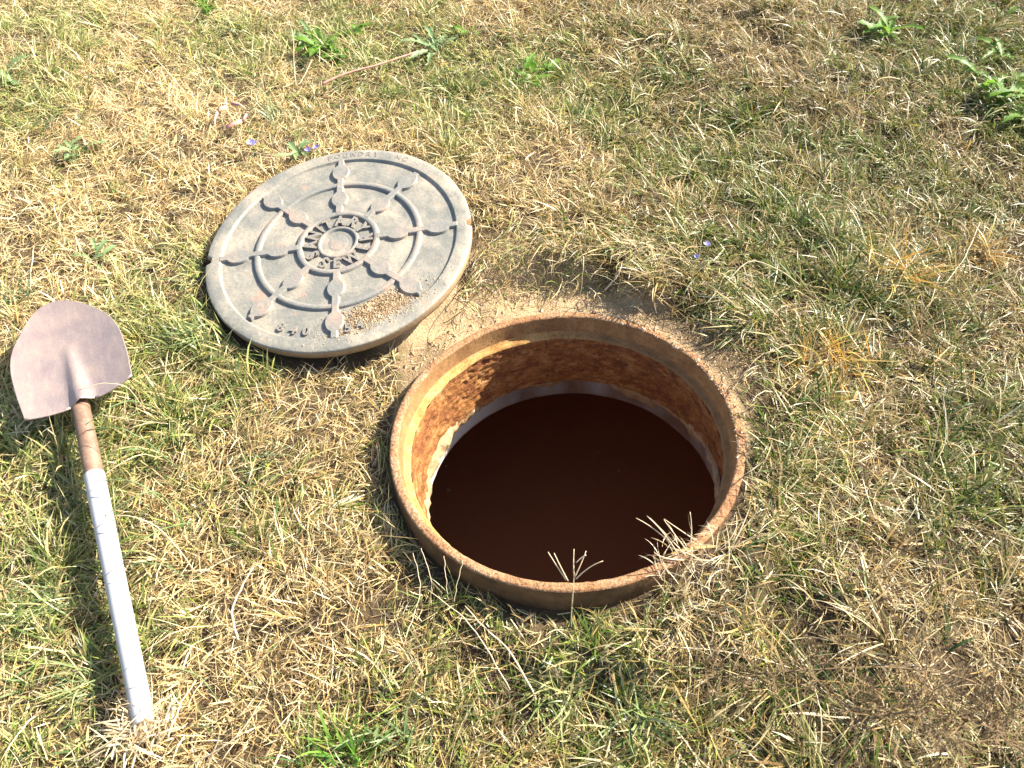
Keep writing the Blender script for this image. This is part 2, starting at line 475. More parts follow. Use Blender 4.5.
# ------------------------------------------------------------------ manhole lid
lid = empty('manhole_cover', LID_C, LID_Q.to_euler())
tag(lid, 'grey cast iron manhole lid with raised SANITARY SEWER lettering lying on the grass', 'manhole cover')
PH = R(5.5)
REC = 0.0058
def lid_plate():
    N = 360
    prof = [(0.0, -REC), (0.05, -REC), (0.1, -REC), (0.15, -REC), (0.2, -REC), (0.25, -REC), (0.2755, -REC), (0.2775, -REC), (0.2795, -0.0010), (0.2802, -0.0002), (0.282, 0.0),
            (0.290, 0.0003), (0.300, 0.0002), (0.3115, 0.0), (0.3142, -0.0015), (0.315, -0.004), (0.3148, -0.010), (0.3138, -0.018), (0.312, -TL), (0.30, -TL - .001), (0.0, -TL - .001)]
    bm = bmesh.new(); rings = []
    for (r, z) in prof:
        if r == 0: rings.append([bm.verts.new((0, 0, z))]); continue
        ring = []
        for k in range(N):
            a = 2 * math.pi * k / N
            rr = r
            if r > 0.3:
                for c in (PH, PH + math.pi):
                    d = abs((a - c + math.pi) % (2 * math.pi) - math.pi) * 0.315
                    if d < 0.011: rr = min(rr, 0.302 + 0.3 * max(0, d - 0.007) if d > .007 else 0.302)
                rr += 0.0006 * mnoise.noise(Vector((math.cos(a) * 6, math.sin(a) * 6, z * 40)))
            x, y = rr * math.cos(a), rr * math.sin(a)
            zz = z + 0.0005 * mnoise.noise(Vector((x * 25, y * 25, 1)))
            ring.append(bm.verts.new((x, y, zz)))
        rings.append(ring)
    for i in range(len(rings) - 1):
        A, B = rings[i], rings[i + 1]
        for k in range(N):
            k2 = (k + 1) % N
            if len(A) == 1: f = bm.faces.new((A[0], B[k], B[k2]))
            elif len(B) == 1: f = bm.faces.new((A[k], B[0], A[k2]))
            else: f = bm.faces.new((A[k], B[k], B[k2], A[k2]))
            f.smooth = True
            if i >= 15: f.material_index = 1
    obj('plate', bm, [M['lid'], M['lid_edge']], lid)
lid_plate()

def ring_part(name, r0, r1, top, mat, N=200):
    prof = [(r0 - 0.0012, -REC - .001), (r0 + 0.0006, top - 0.0012), (r0 + 0.0018, top), (r1 - 0.0018, top), (r1 - 0.0006, top - 0.0012), (r1 + 0.0012, -REC - .001)]
    bm = bmesh.new(); rings = [[bm.verts.new((r * math.cos(2 * math.pi * k / N), r * math.sin(2 * math.pi * k / N), z)) for k in range(N)] for r, z in prof]
    for A, B in zip(rings, rings[1:]):
        for k in range(N): bm.faces.new((A[k], B[k], B[(k + 1) % N], A[(k + 1) % N]))
    return obj(name, bm, mat, lid, True)
ring_part('raised_ring', 0.1855, 0.199, 0.0002, M['lid_relief'])
ring_part('raised_ring', 0.0845, 0.0985, 0.0006, M['lid_relief'])
ring_part('raised_ring', 0.0405, 0.0495, -0.0004, M['lid_relief'])

def spoke(i):
    a = PH + i * math.pi / 4
    r_end = 0.283 if i % 2 == 0 else 0.272
    rs = np.concatenate([np.linspace(0.092, 0.116, 5), np.linspace(0.118, 0.166, 17), np.linspace(0.17, 0.208, 6), np.linspace(0.212, 0.262, 17), np.linspace(0.264, r_end, 4)])
    def w(r):
        b = 0.0088 if r < 0.2 else 0.0078
        for c, R0 in ((0.142, 0.0205), (0.237, 0.0215)):
            d = (r - c) / 1.28
            if abs(d) < R0: b = max(b, math.sqrt(R0 * R0 - d * d))
        return b
    h = 0.0012
    bm = bmesh.new()
    def outline(ins, z):
        L = [(r, w(r) - ins) for r in rs]; L[0] = (L[0][0] + ins, L[0][1]); L[-1] = (L[-1][0] - ins, L[-1][1])
        pts = L + [(r, -y) for r, y in reversed(L)]
        return [bm.verts.new((x * math.cos(a) - y * math.sin(a), x * math.sin(a) + y * math.cos(a), z)) for x, y in pts]
    A = outline(-0.0012, -REC - 0.001); B = outline(0.0008, h - 0.001); D = outline(0.002, h)
    n = len(A)
    for P, Q in ((A, B), (B, D)):
        for k in range(n): bm.faces.new((P[k], P[(k + 1) % n], Q[(k + 1) % n], Q[k]))
    m = n // 2
    for k in range(m - 1): bm.faces.new((D[k], D[k + 1], D[n - 2 - k], D[n - 1 - k]))
    obj('spoke', bm, M['lid_relief'], lid, False)
for i in range(8): spoke(i)

_glyph = {}
def glyph(ch, depth, bold):
    key = (ch, depth, bold)
    if key not in _glyph:
        cu = bpy.data.curves.new('glyph', 'FONT'); cu.body = ch; cu.size = 1.0; cu.align_x = 'CENTER'
        cu.extrude = depth; cu.offset = bold; cu.resolution_u = 3
        t = bpy.data.objects.new('glyph', cu); C.objects.link(t)
        bpy.context.view_layer.update()
        me = bpy.data.meshes.new_from_object(t.evaluated_get(bpy.context.evaluated_depsgraph_get()))
        bpy.data.objects.remove(t); bpy.data.curves.remove(cu)
        me.name = 'letter'
        me.materials.clear()
        xs = [v.co.x for v in me.vertices]; cx = (min(xs) + max(xs)) / 2
        for v in me.vertices: v.co.x -= cx
        _glyph[key] = me
    return _glyph[key]
def letter(ch, r, ang, size, outward, z, depth=0.3, bold=0.03, wx=1.0, name='raised_letter'):
    me = glyph(ch, depth, bold)
    o = link_mesh(name, me, M['lid_relief'], lid)
    cap = 0.69 * size
    if outward:  base = r - cap / 2; rot = ang - math.pi / 2          # top of the letter points away from the centre
    else: base = r + cap / 2; rot = ang + math.pi / 2
    o.location = (base * math.cos(ang), base * math.sin(ang), z)
    o.rotation_euler = (0, 0, rot)
    o.scale = (size * wx, size, 0.004 / depth * 0.9)
def arc_text(txt, r, a0, a1, size, outward, z, **k):
    n = len(txt)
    for i, ch in enumerate(txt):
        if ch == ' ': continue
        letter(ch, r, a0 + (a1 - a0) * i / (n - 1), size, outward, z, **k)
for ch, a_ in zip('SANITARY', (214, 185, 158, 137, 118, 92, 61, 35)):
    letter(ch, 0.0665, R(a_), 0.043, True, -REC + 0.0030, wx=0.78, bold=0.035)
for ch, a_ in zip('SEWER', (249, 276, 306, 340, 6)):
    letter(ch, 0.0670, R(a_), 0.042, False, -REC + 0.0030, wx=0.78, bold=0.035)
arc_text('840', 0.257, R(248), R(261.5), 0.031, False, -REC + 0.0005, name='raised_digit')
arc_text('54', 0.259, R(282), R(288), 0.031, False, -REC + 0.0005, name='raised_digit')
arc_text('FOUNDRY INC', 0.2975, R(101), R(62), 0.021, True, -0.0026, bold=0.02)
arc_text('CHARLOTTE NC', 0.2975, R(238), R(280), 0.019, False, -0.0034, bold=0.01)

# domed worn centre
bm = bmesh.new()
bmesh.ops.create_uvsphere(bm, u_segments=40, v_segments=20, radius=0.024)
for v in bm.verts: v.co.z = v.co.z * 0.05 - REC
obj('centre_boss', bm, M['lid_relief'], lid, True)

# ------------------------------------------------------------------ shovel
up_ = Vector((0, 0, 1))
sx = SDIR.cross(up_).normalized()            # to the right of the shovel when looking towards the tip
sz = sx.cross(SDIR).normalized()
SMAT = Matrix((sx, SDIR, sz)).transposed().to_4x4(); SMAT.translation = SHA
shovel = empty('shovel', SHA, SMAT.to_euler())
tag(shovel, 'round point shovel with dusty steel blade and white handle lying on grass', 'shovel')

BL0 = 0.178                                 # shoulder line measured from the white handle's end
BL = 0.305                                  # blade length
def blade_half(v):
    t = v / BL
    w = 0.103 + 0.008 * math.sin(math.pi * min(1, t / 0.9))
    if t > 0.45:
        q = (t - 0.45) / 0.55
        w *= max(0.0, 1 - q ** 2.5) ** 0.5
    return max(w, 0.0004)
def blade_z(u, v, hw):
    """dished blade, socket ridge in the middle, shoulders a little up"""
    t = v / BL
    z = 0.16 * 0 + 1.5 * u * u * (1 - 0.35 * t)                 # dish across
    z += 0.030 * (1 - t) ** 2 - 0.004                            # rises to the socket
    z += 0.55 * max(0, t - 0.80) ** 2                      # tip turned up
    z += 0.004 * max(0, t - 0.55)
    rw = 0.017 * (1 - 0.50 * min(1, t / 0.62))
    rh = 0.020 * max(0, 1 - t / 0.62) ** 0.8
    z += rh * math.exp(-(u / rw) ** 2 * 1.2)
    return z
BROT = R(5.5)
def brot(u, v):                                             # the blade sits slightly askew on its socket
    v -= 0.012
    return (u * math.cos(BROT) - v * math.sin(BROT) + 0.008, BL0 + u * math.sin(BROT) + v * math.cos(BROT))
def shovel_blade():
    NU, NV = 44, 60
    bm = bmesh.new(); g = []
    for j in range(NV + 1):
        v = BL * (1 - (1 - j / NV) ** 1.35)
        hw = blade_half(v)
        row = []
        for i in range(NU + 1):
            u = (i / NU * 2 - 1); u = math.sin(u * math.pi / 2 * 0.9) / math.sin(math.pi / 2 * 0.9) * hw
            vv = v + (0.006 * (abs(u) / 0.1) ** 3 * (1 - v / BL) if v < .05 else 0)
            row.append(bm.verts.new((*brot(u, vv), blade_z(u, v, hw) - 0.02)))
        g.append(row)
    for j in range(NV):
        for i in range(NU):
            bm.faces.new((g[j][i], g[j][i + 1], g[j + 1][i + 1], g[j + 1][i]))
    o = obj('blade', bm, M['steel'], shovel, True)
    so = o.modifiers.new('thickness', 'SOLIDIFY'); so.thickness = 0.0022; so.offset = -1
    return o
sb = shovel_blade()
def tube(name, pts, mat, parent, N=24, cap=True):
    """pts: (position Vector, radius)"""
    bm = bmesh.new(); rings = []
    for k, (p, r) in enumerate(pts):
        d = (pts[min(k + 1, len(pts) - 1)][0] - pts[max(k - 1, 0)][0]).normalized()
        a = d.cross(Vector((0, 0, 1)) if abs(d.z) < 0.9 else Vector((1, 0, 0))).normalized(); b = a.cross(d)
        rings.append([bm.verts.new(p + (a * math.cos(2 * math.pi * i / N) + b * math.sin(2 * math.pi * i / N)) * r) for i in range(N)])
    for A, B in zip(rings, rings[1:]):
        for i in range(N): bm.faces.new((A[i], A[(i + 1) % N], B[(i + 1) % N], B[i]))
    if cap:
        bm.faces.new(rings[0]); bm.faces.new(rings[-1][::-1])
    return obj(name, bm, mat, parent, True)
V = Vector
tube('socket', [(V((0, -0.012, 0)), 0.0163), (V((0, -0.008, 0)), 0.0168), (V((0, 0.05, 0.0)), 0.0170), (V((0, 0.12, 0.0)), 0.0165), (V((0, 0.17, -0.001)), 0.0165),
                (V((0, 0.19, -0.006)), 0.0125), (V((0, 0.215, -0.016)), 0.008), (V((0, 0.23, -0.022)), 0.004)], M['socket'], shovel)
HL = (SHA - SHB).length
tube('handle', [(V((0, 0.004, 0)), 0.0172), (V((0, 0.003, 0)), 0.0180), (V((0, -0.003, 0)), 0.0181), (V((0, -0.15, 0)), 0.0174), (V((0, -0.3, 0)), 0.0168), (V((0, -HL + 0.02, 0)), 0.0163), (V((0, -HL - 0.002, 0)), 0.0160), (V((0, -HL - 0.005, 0)), 0.0148), (V((0, -HL - 0.0055, 0)), 0.007)], M['white'], shovel)
# two turned steps of the blade's shoulders
for sgn in (-1, 1):
    pts = []
    for k in range(9):
        u = sgn * (0.024 + 0.079 * k / 8); hw = 0.104
        pts.append((V((*brot(u, 0.0015 + (0.006 * (abs(u) / 0.1) ** 3)), blade_z(u, 0, hw) - 0.0185)), 0.0026))
    tube('step', pts, M['steel'], shovel, 8)

SINV = SMAT.inverted()
RINGMI = (Matrix.Translation(RING_C) @ RING_Q.to_matrix().to_4x4()).inverted()
LIDMI = (Matrix.Translation(LID_C) @ LID_Q.to_matrix().to_4x4()).inverted()
def xf(Mx, P):
    A = np.array(Mx); return P @ A[:3, :3].T + A[:3, 3]

def blocked(P):
    """P (n, k, 3) centreline points -> bool (n,) where a blade would cut through the lid, frame or shovel"""
    q = xf(LIDMI, P); r = np.hypot(q[..., 0], q[..., 1])
    b = ((r < RL + 0.004) & (q[..., 2] < 0.003) & (q[..., 2] > -TL - 0.03)).any(1)
    b |= (r[:, 0] < RL - 0.01)
    over = (r < RL - 0.045).any(1); b |= over & (rng.random(len(P)) < 0.97)
    q = xf(RINGMI, P); r = np.hypot(q[..., 0], q[..., 1])
    b |= ((r < RO + 0.004) & (q[..., 2] < 0.002)).any(1) | (r[:, 0] < RO + 0.006)
    b |= (r < RO - 0.04).any(1) & (rng.random(len(P)) < 0.93)
    q = xf(SINV, P)
    rr = np.hypot(q[..., 0], q[..., 2])
    b |= ((rr < 0.0235) & (q[..., 1] < 0.2) & (q[..., 1] > -HL - 0.01)).any(1)
    onh = ((np.abs(q[..., 0]) < 0.024) & (q[..., 1] < 0.2) & (q[..., 1] > -HL + 0.03) & (q[..., 2] > 0))
    b |= onh.any(1) & (rng.random(len(P)) < 0.90)
    du, dv = q[..., 0] - 0.008, q[..., 1] - BL0
    q = np.stack([du * math.cos(BROT) + dv * math.sin(BROT), BL0 + 0.012 - du * math.sin(BROT) + dv * math.cos(BROT), q[..., 2]], -1)
    t = np.clip((q[..., 1] - BL0) / BL, 0, 1)
    inb = (np.abs(q[..., 0]) < 0.122) & (q[..., 1] > BL0 - 0.002) & (q[..., 1] < BL0 + BL)
    hw = 0.109 * np.sqrt(np.maximum(0, 1 - np.clip((t - 0.45) / 0.55, 0, 1) ** 2.5)) + 0.002
    inb &= np.abs(q[..., 0]) < hw
    zb = 1.5 * q[..., 0] ** 2 * (1 - 0.35 * t) + 0.03 * (1 - t) ** 2 - 0.024
    b |= (inb & (q[..., 2] < zb + 0.006) & (q[..., 2] > zb - 0.014)).any(1)
    inb &= q[..., 2] > zb
    b |= (inb & (q[..., 1] > BL0 + 0.035)).any(1) & (rng.random(len(P)) < 0.975)
    return b

# ------------------------------------------------------------------ blades
def centreline(root, az, el, bend, length, seg=4, curl=None):
    """root (n,3); az, el start angles; bend = change of elevation along the blade; curl = change of azimuth"""
    n = len(root); P = np.zeros((n, seg + 1, 3)); P[:, 0] = root; T = np.zeros((n, seg + 1, 3))
    for k in range(seg + 1):
        f = k / seg
        e = el + bend * f; a = az + (curl * f if curl is not None else 0)
        T[:, k] = np.stack([np.cos(e) * np.cos(a), np.cos(e) * np.sin(a), np.sin(e)], -1)
        if k: P[:, k] = P[:, k - 1] + (T[:, k] + T[:, k - 1]) / 2 * (length / seg)[:, None]
    return P, T

def blades_mesh(name, P, T, width, c_root, c_tip, tipf=None, roll=0.7):
    n, K, _ = P.shape
    up = np.array([0, 0, 1.0]) + rng.normal(0, roll, (n, 3)); up = up[:, None, :]
    S = np.cross(T, np.broadcast_to(up, T.shape)); S /= np.maximum(np.linalg.norm(S, axis=-1, keepdims=True), 1e-6)
    f = np.linspace(0, 1, K)
    prof = np.where(f < 0.35, 0.75 + 0.25 * f / 0.35, 1 - 0.75 * ((f - 0.35) / 0.65) ** 1.3)
    W = S * (width[:, None, None] * prof[None, :, None] * 0.5)
    L = P[:, :-1] - W[:, :-1]; Rr = P[:, :-1] + W[:, :-1]
    tip = P[:, -1:]
    verts = np.concatenate([L, Rr, tip], 1)                # per blade 2*(K-1)+1
    nv = 2 * (K - 1) + 1
    base = (np.arange(n) * nv)[:, None]
    quads = [np.stack([np.full(n, i), np.full(n, K - 1 + i), np.full(n, K + i), np.full(n, i + 1)], -1) + base for i in range(K - 2)]
    tri = np.stack([np.full(n, K - 2), np.full(n, 2 * K - 3), np.full(n, 2 * K - 2)], -1) + base
    loops = np.concatenate([q.reshape(n, 4) for q in quads] + [tri], 1).ravel()
    nq = len(quads)
    sizes = np.tile(np.array([4] * nq + [3]), n)
    starts = np.concatenate([[0], np.cumsum(sizes)[:-1]])
    me = bpy.data.meshes.new(name)
    me.vertices.add(n * nv); me.vertices.foreach_set('co', verts.astype(np.float32).ravel())
    me.loops.add(len(loops)); me.loops.foreach_set('vertex_index', loops.astype(np.int32))
    me.polygons.add(len(sizes)); me.polygons.foreach_set('loop_start', starts.astype(np.int32))
    me.polygons.foreach_set('use_smooth', np.ones(len(sizes), bool))
    me.update(calc_edges=True)
    fv = np.concatenate([f[:-1], f[:-1], [1.0]])[None, :, None]
    col = np.ones((n, nv, 4), np.float32)
    col[..., :3] = c_root[:, None, :] * (1 - fv) + c_tip[:, None, :] * fv
    a = me.color_attributes.new('tint', 'FLOAT_COLOR', 'POINT'); a.data.foreach_set('color', col.ravel())
    return me

# where green shows (photo place, radius in photo pixels, strength)
GREEN = [(40, 75, 55, .7), (70, 15, 60, .6), (75, 165, 35, .7), (5, 100, 40, .6), (190, 330, 80, .75), (150, 420, 80, .7), (235, 380, 60, .55), (60, 560, 70, .9), (20, 640, 60, .8), (30, 730, 70, .7),
         (350, 745, 70, .8), (220, 500, 60, .6), (300, 470, 40, .5), (330, 45, 60, .7), (440, 45, 60, .6), (540, 80, 50, .6), (570, 700, 110, .8), (480, 740, 70, .6), (660, 740, 60, .8), (760, 600, 60, .5),
         (900, 200, 120, .55), (760, 230, 70, .6), (860, 290, 90, .65), (980, 400, 90, .6), (810, 430, 70, .5), (930, 470, 80, .6), (620, 130, 60, .5), (700, 70, 70, .5), (890, 50, 60, .6), (1000, 100, 60, .8),
         (700, 170, 70, .5), (800, 330, 60, .6), (230, 20, 40, .5), (470, 90, 60, .5), (250, 130, 40, .3), (960, 560, 60, .5), (780, 690, 80, .5), (10, 480, 40, .6), (110, 620, 40, .9)]
DRY = [(120, 110, 110, .8), (250, 200, 90, .7), (60, 230, 80, .5), (310, 610, 140, .9), (330, 430, 80, .7), (150, 690, 60, .5), (500, 640, 90, .8), (570, 210, 90, .7), (650, 40, 90, .6), (750, 110, 80, .6),
       (560, 260, 60, .7), (700, 620, 90, .7), (900, 640, 110, .5), (860, 720, 90, .6), (240, 70, 80, .6), (170, 60, 80, .6), (500, 20, 60, .5), (880, 560, 80, .6), (700, 560, 60, .8), (400, 560, 60, .6), (960, 250, 50, .5)]
def field(lst, x, y):
    v = np.zeros_like(x)
    for px, py, rp, st in lst:
        g = at(px, py); g2 = at(px + rp, py); g3 = at(px, py - rp)
        rx = (g2 - g).length; ry = (g3 - g).length
        d = np.hypot((x - g.x) / rx, (y - g.y) / ry)
        v = np.maximum(v, st * np.exp(-d ** 2 * 0.9))
    return v
def greenness(x, y):
    g = 0.25 + 0.95 * (fbm(x, y, 0.22, 51, 3) - 0.45) * 1.4
    g = g + 0.80 * field(GREEN, x, y) - 0.55 * field(DRY, x, y)
    return np.clip(g, 0.04, 0.93)

DRYC = np.array([(0.44, 0.34, 0.165), (0.56, 0.455, 0.245), (0.66, 0.58, 0.38), (0.30, 0.205, 0.095), (0.55, 0.38, 0.14), (0.62, 0.50, 0.28), (0.19, 0.12, 0.06), (0.75, 0.69, 0.54)])
DRYP = np.array([.20, .22, .17, .11, .12, .10, .08, .05])
GRNC = np.array([(0.085, 0.155, 0.02), (0.15, 0.235, 0.03), (0.24, 0.31, 0.06), (0.31, 0.36, 0.13), (0.06, 0.14, 0.03), (0.38, 0.39, 0.09)])
GRNP = np.array([.22, .26, .2, .12, .10, .10])
def colours(n, g):
    isg = rng.random(n) < g
    d = DRYC[rng.choice(len(DRYC), n, p=DRYP / DRYP.sum())]; gr = GRNC[rng.choice(len(GRNC), n, p=GRNP / GRNP.sum())]
    c = np.where(isg[:, None], gr, d) * rng.uniform(0.8, 1.18, (n, 1))
    root = c * np.where(isg[:, None], 0.85, 1.0) 
    tip = np.where((isg & (rng.random(n) < 0.35))[:, None], DRYC[1] * rng.uniform(.8, 1.1, (n, 1)), c * 1.08)
    return np.clip(root, 0, .85), np.clip(tip, 0, .85), isg

def glare_pale(x, y):
    '''lens glare put into the straw colour, paler over the left of the lawn'''
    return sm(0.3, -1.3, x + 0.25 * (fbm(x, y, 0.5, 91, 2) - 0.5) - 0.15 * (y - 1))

def frustum_ok(x, y, m):
    """inside the visible ground plus a margin of m metres"""
    t = (y - 0.21) / (2.54 - 0.21); hw = 0.80 + t * 0.93
    return (np.abs(x) < hw + m) & (y > 0.21 - m) & (y < 2.56 + m * 1.6)

def height(x, y):
    h = 0.6 + 0.9 * (fbm(x, y, 0.3, 71, 2) - 0.3)
    return np.clip(h, 0.45, 1.35)

def grass():
    parts = []
    X0, X1, Y0, Y1 = -2.2, 2.2, 0.0, 3.0
    def add(n, kind, region):
        if region == 0:
            x = rng.uniform(X0, X1, n); y = rng.uniform(Y0, Y1, n); k = frustum_ok(x, y, 0.16)
        else:
            x = rng.uniform(-4.5, 4.5, n); y = rng.uniform(-1.6, 6.0, n); k = ~frustum_ok(x, y, 0.14)
        x, y = x[k], y[k]
        b = bare(x, y)
        if kind == 'thatch': k = (rng.random(len(x)) > b * 0.9) & (rng.random(len(x)) > 0.75 * sm(0.50, 0.66, vnoise(x, y, 0.055, 61)) * sm(-0.6, 0.3, x))
        elif kind == 'chips': k = rng.random(len(x)) < b
        else: k = rng.random(len(x)) > b * 1.25
        x, y = x[k], y[k]; n = len(x)
        if kind == 'clump':
            nb = rng.integers(10, 34, n)
            cx, cy = np.repeat(x, nb), np.repeat(y, nb); N = len(cx)
            # lean shared by the clump, spread round it
            flow = 2.2 + 5.5 * (fbm(x, y, 0.5, 81, 2) - 0.5) + rng.normal(0, 0.9, n)
            cel = np.clip(rng.normal(0.62, 0.30, n), 0.12, 1.3)
            cg = np.clip(greenness(x, y) + 0.06 + rng.normal(0, 0.16, n), 0, 1); cg = np.where(cg > 0.5, cg ** 0.6, cg ** 1.6)
            cl = rng.uniform(0.6, 1.35, n) * height(x, y)
            off = rng.normal(0, 0.011, (N, 2))
            az = np.repeat(flow, nb) + rng.normal(0, 0.95, N)
            el = np.clip(np.repeat(cel, nb) + rng.normal(0, 0.28, N), 0.05, 1.45)
            ln = rng.uniform(0.028, 0.080, N) * np.repeat(cl, nb)
            w = 0.0009 + rng.gamma(2.2, 0.00055, N).clip(0, .0035)
            bend = -rng.uniform(0.1, 1.4, N); curl = rng.normal(0, 0.45, N)
            px, py = cx + off[:, 0], cy + off[:, 1]
            c0, c1, isg = colours(N, np.repeat(cg, nb))
            w = np.where(isg, w * 1.3, w); ln = np.where(isg, ln * 1.12, ln)
            pz = ground_z(px, py) - 0.002 + np.zeros(N)
        elif kind == 'tussock':                            # shaggy longer clumps, most of them towards the right
            gg = greenness(x, y); k = rng.random(len(x)) < np.clip(0.15 + 0.45 * sm(-0.5, 0.6, x) + 0.5 * (gg - .4), 0.03, 1)
            x, y, gg = x[k], y[k], gg[k]; n = len(x)
            nb = rng.integers(22, 60, n); N = int(nb.sum()); rp = lambda q: np.repeat(q, nb)
            flow = 2.4 + 4.5 * (fbm(x, y, 0.6, 83, 2) - 0.5) + rng.normal(0, 0.8, n)
            off = rng.normal(0, 0.014, (N, 2)); px, py = rp(x) + off[:, 0], rp(y) + off[:, 1]
            az = rp(flow) + rng.normal(0, 1.05, N); el = np.clip(rp(rng.uniform(0.35, 1.0, n)) + rng.normal(0, 0.3, N), 0.05, 1.45)
            ln = rng.uniform(0.04, 0.105, N) * rp(rng.uniform(0.65, 1.25, n) * (1 + 0.22 * sm(-0.1, 0.7, x))); w = 0.0012 + rng.gamma(2.2, 0.0006, N).clip(0, .0035)
            bend = -rng.uniform(0.3, 1.7, N); curl = rng.normal(0, 0.4, N)
            c0, c1, isg = colours(N, rp(np.clip(gg + 0.18, 0.12, 0.9)))
            pz = ground_z(px, py) - 0.002
        elif kind in ('thatch', 'chips'):
            N = n; px, py = x, y
            az = rng.uniform(0, 2 * math.pi, N); el = rng.normal(0.10, 0.28, N); ln = rng.uniform(0.014, 0.062, N); w = rng.uniform(0.0008, 0.0022, N)
            bend = rng.normal(-0.25, 0.45, N); curl = rng.normal(0, 0.6, N)
            lift = rng.uniform(0.0, 0.020, N) * height(px, py)
            if kind == 'chips': ln *= 0.55; el *= 0.3; bend *= 0.3; lift = rng.uniform(0.001, 0.004, N); w *= 0.8
            pz = ground_z(px, py) + lift
            c0, c1, isg = colours(N, greenness(px, py) * 0.45)
        else:                                              # long loose stalks
            N = n; px, py = x, y
            az = rng.uniform(0, 2 * math.pi, N); el = rng.uniform(0.05, 0.9, N); ln = rng.uniform(0.06, 0.13, N); w = rng.uniform(0.0009, 0.0020, N)
            bend = -rng.uniform(0.0, 0.9, N); curl = rng.normal(0, 0.35, N); pz = ground_z(px, py) + rng.uniform(0, .012, N)
            c0, c1, isg = colours(N, greenness(px, py) * 0.6)
        if kind == 'tussock': pass
        if region == 1: w = w * 2.0; ln = ln * 1.25
        P, T = centreline(np.stack([px, py, pz], -1), az, el, bend, ln, 4, curl)
        bl = (glare_pale(px, py) * 0.85)[:, None]; pale = np.array([0.74, 0.68, 0.52])
        c0 = c0 * (1 - bl * .55) + (c0 * 1.25 + pale * .12) * bl * .55; c1 = c1 * (1 - bl) + (c1 * 1.15 + pale * .18) * bl  # glare over the left mixed into the blade colours
        dk = (1 - 0.24 * sm(-0.1, 0.75, px + 0.3 * (fbm(px, py, 0.5, 95, 2) - 0.5)))[:, None]; c0 = c0 * dk * np.array([1, .97, .9]); c1 = c1 * dk * np.array([1, .98, .93])
        # keep blades out of the soil
        gz = ground_z(P[:, 1:, 0], P[:, 1:, 1]) + 0.0015
        P[:, 1:, 2] = np.maximum(P[:, 1:, 2], gz)
        k = ~blocked(P)
        parts.append((P[k], T[k], w[k], c0[k], c1[k]))
    add(10500, 'clump', 0)
    add(170000, 'thatch', 0)
    add(60000, 'chips', 0)
    add(3800, 'stalk', 0)
    add(3600, 'tussock', 0)
    add(4500, 'clump', 1)
    add(60000, 'thatch', 1)
    # the turf's cut edge hangs over the bare soil beyond the frame
    N = 3000
    ph = R(50) + rng.uniform(-1, 1, N) * R(85); r = 0.490 + rng.normal(0, 0.040, N)
    px, py = RING_C.x + r * np.cos(ph), RING_C.y + r * np.sin(ph)
    az = ph + math.pi + rng.normal(0, 1.5, N); ln = rng.uniform(0.02, 0.10, N) * np.where(rng.random(N) < .2, 1.25, .75)
    P, T = centreline(np.stack([px, py, ground_z(px, py) + 0.01], -1), az, rng.uniform(0.0, 1.2, N), -rng.uniform(0.2, 1.5, N), ln, 4, rng.normal(0, 1.0, N))
    P[:, 1:, 2] = np.maximum(P[:, 1:, 2], ground_z(P[:, 1:, 0], P[:, 1:, 1]) + .003)
    c0, c1, _ = colours(N, np.full(N, 0.4)); k = ~blocked(P)
    parts.append((P[k], T[k], rng.uniform(0.001, 0.0026, N)[k], c0[k], c1[k]))
    P, T, w, c0, c1 = [np.concatenate([p[i] for p in parts]) for i in range(5)]
    print('blades', len(P), 'tris', len(P) * 7)
    o = link_mesh('grass', blades_mesh('grass', P, T, w, c0, c1), M['blade'])
    tag(o, 'short mown grass, mostly dead straw with green patches, covering the ground', 'grass', kind='stuff')
grass()

# ------------------------------------------------------------------ loose sand and crumbs
def crumbs(name, pts, sizes, label):
    base = np.array([(1, 0, -.5), (-.5, .87, -.5), (-.5, -.87, -.5), (0.1, 0, .9), (.5, .5, .3)])
    tr = np.array([(0, 2, 1), (0, 1, 4), (1, 3, 4), (0, 4, 3), (1, 2, 3), (2, 0, 3)])
    n = len(pts); a = rng.uniform(0, 6.28, n); ca, sa = np.cos(a), np.sin(a)
    b = base[None] * rng.uniform(0.6, 1.3, (n, 5, 3))
    x = b[..., 0] * ca[:, None] - b[..., 1] * sa[:, None]; y = b[..., 0] * sa[:, None] + b[..., 1] * ca[:, None]
    v = np.stack([x, y, b[..., 2] * 0.7], -1) * sizes[:, None, None] + pts[:, None, :]
    f = (tr[None] + (np.arange(n) * 5)[:, None, None]).reshape(-1, 3)
    me = bpy.data.meshes.new(name); me.from_pydata(v.reshape(-1, 3).tolist(), [], f.tolist())
    o = link_mesh(name, me, M['crumb']); return tag(o, label, name.replace('_', ' '), kind='stuff')
n = 90000
x = rng.uniform(-0.6, 0.75, n); y = rng.uniform(0.3, 1.6, n); k = rng.random(n) < bare(x, y) ** 2
x, y = x[k], y[k]; q = np.hypot(x - RING_C.x, y - RING_C.y); k = q > RO - 0.018; x, y, q = x[k], y[k], q[k]
k = (q > RO + 0.004) | ((rng.random(len(q)) < 0.8) & (np.arctan2(y - RING_C.y, x - RING_C.x) > R(-20)) & (np.arctan2(y - RING_C.y, x - RING_C.x) < R(78)))
x, y, q = x[k], y[k], q[k]
z = np.where(q < RO + 0.004, np.maximum(ring_top(x, y) + .001, ground_z(x, y)), ground_z(x, y))
P = np.stack([x, y, z], -1)
lq = xf(LIDMI, P); k = np.hypot(lq[:, 0], lq[:, 1]) > RL + .003; P = P[k]
sz_ = (rng.gamma(1.6, 0.0010, len(P)) * np.where(rng.random(len(P)) < .02, 3.0, 1)).clip(0.0006, 0.009)
crumbs('soil_crumbs', P, sz_, 'sandy soil crumbs scattered on the bare earth round the manhole frame')

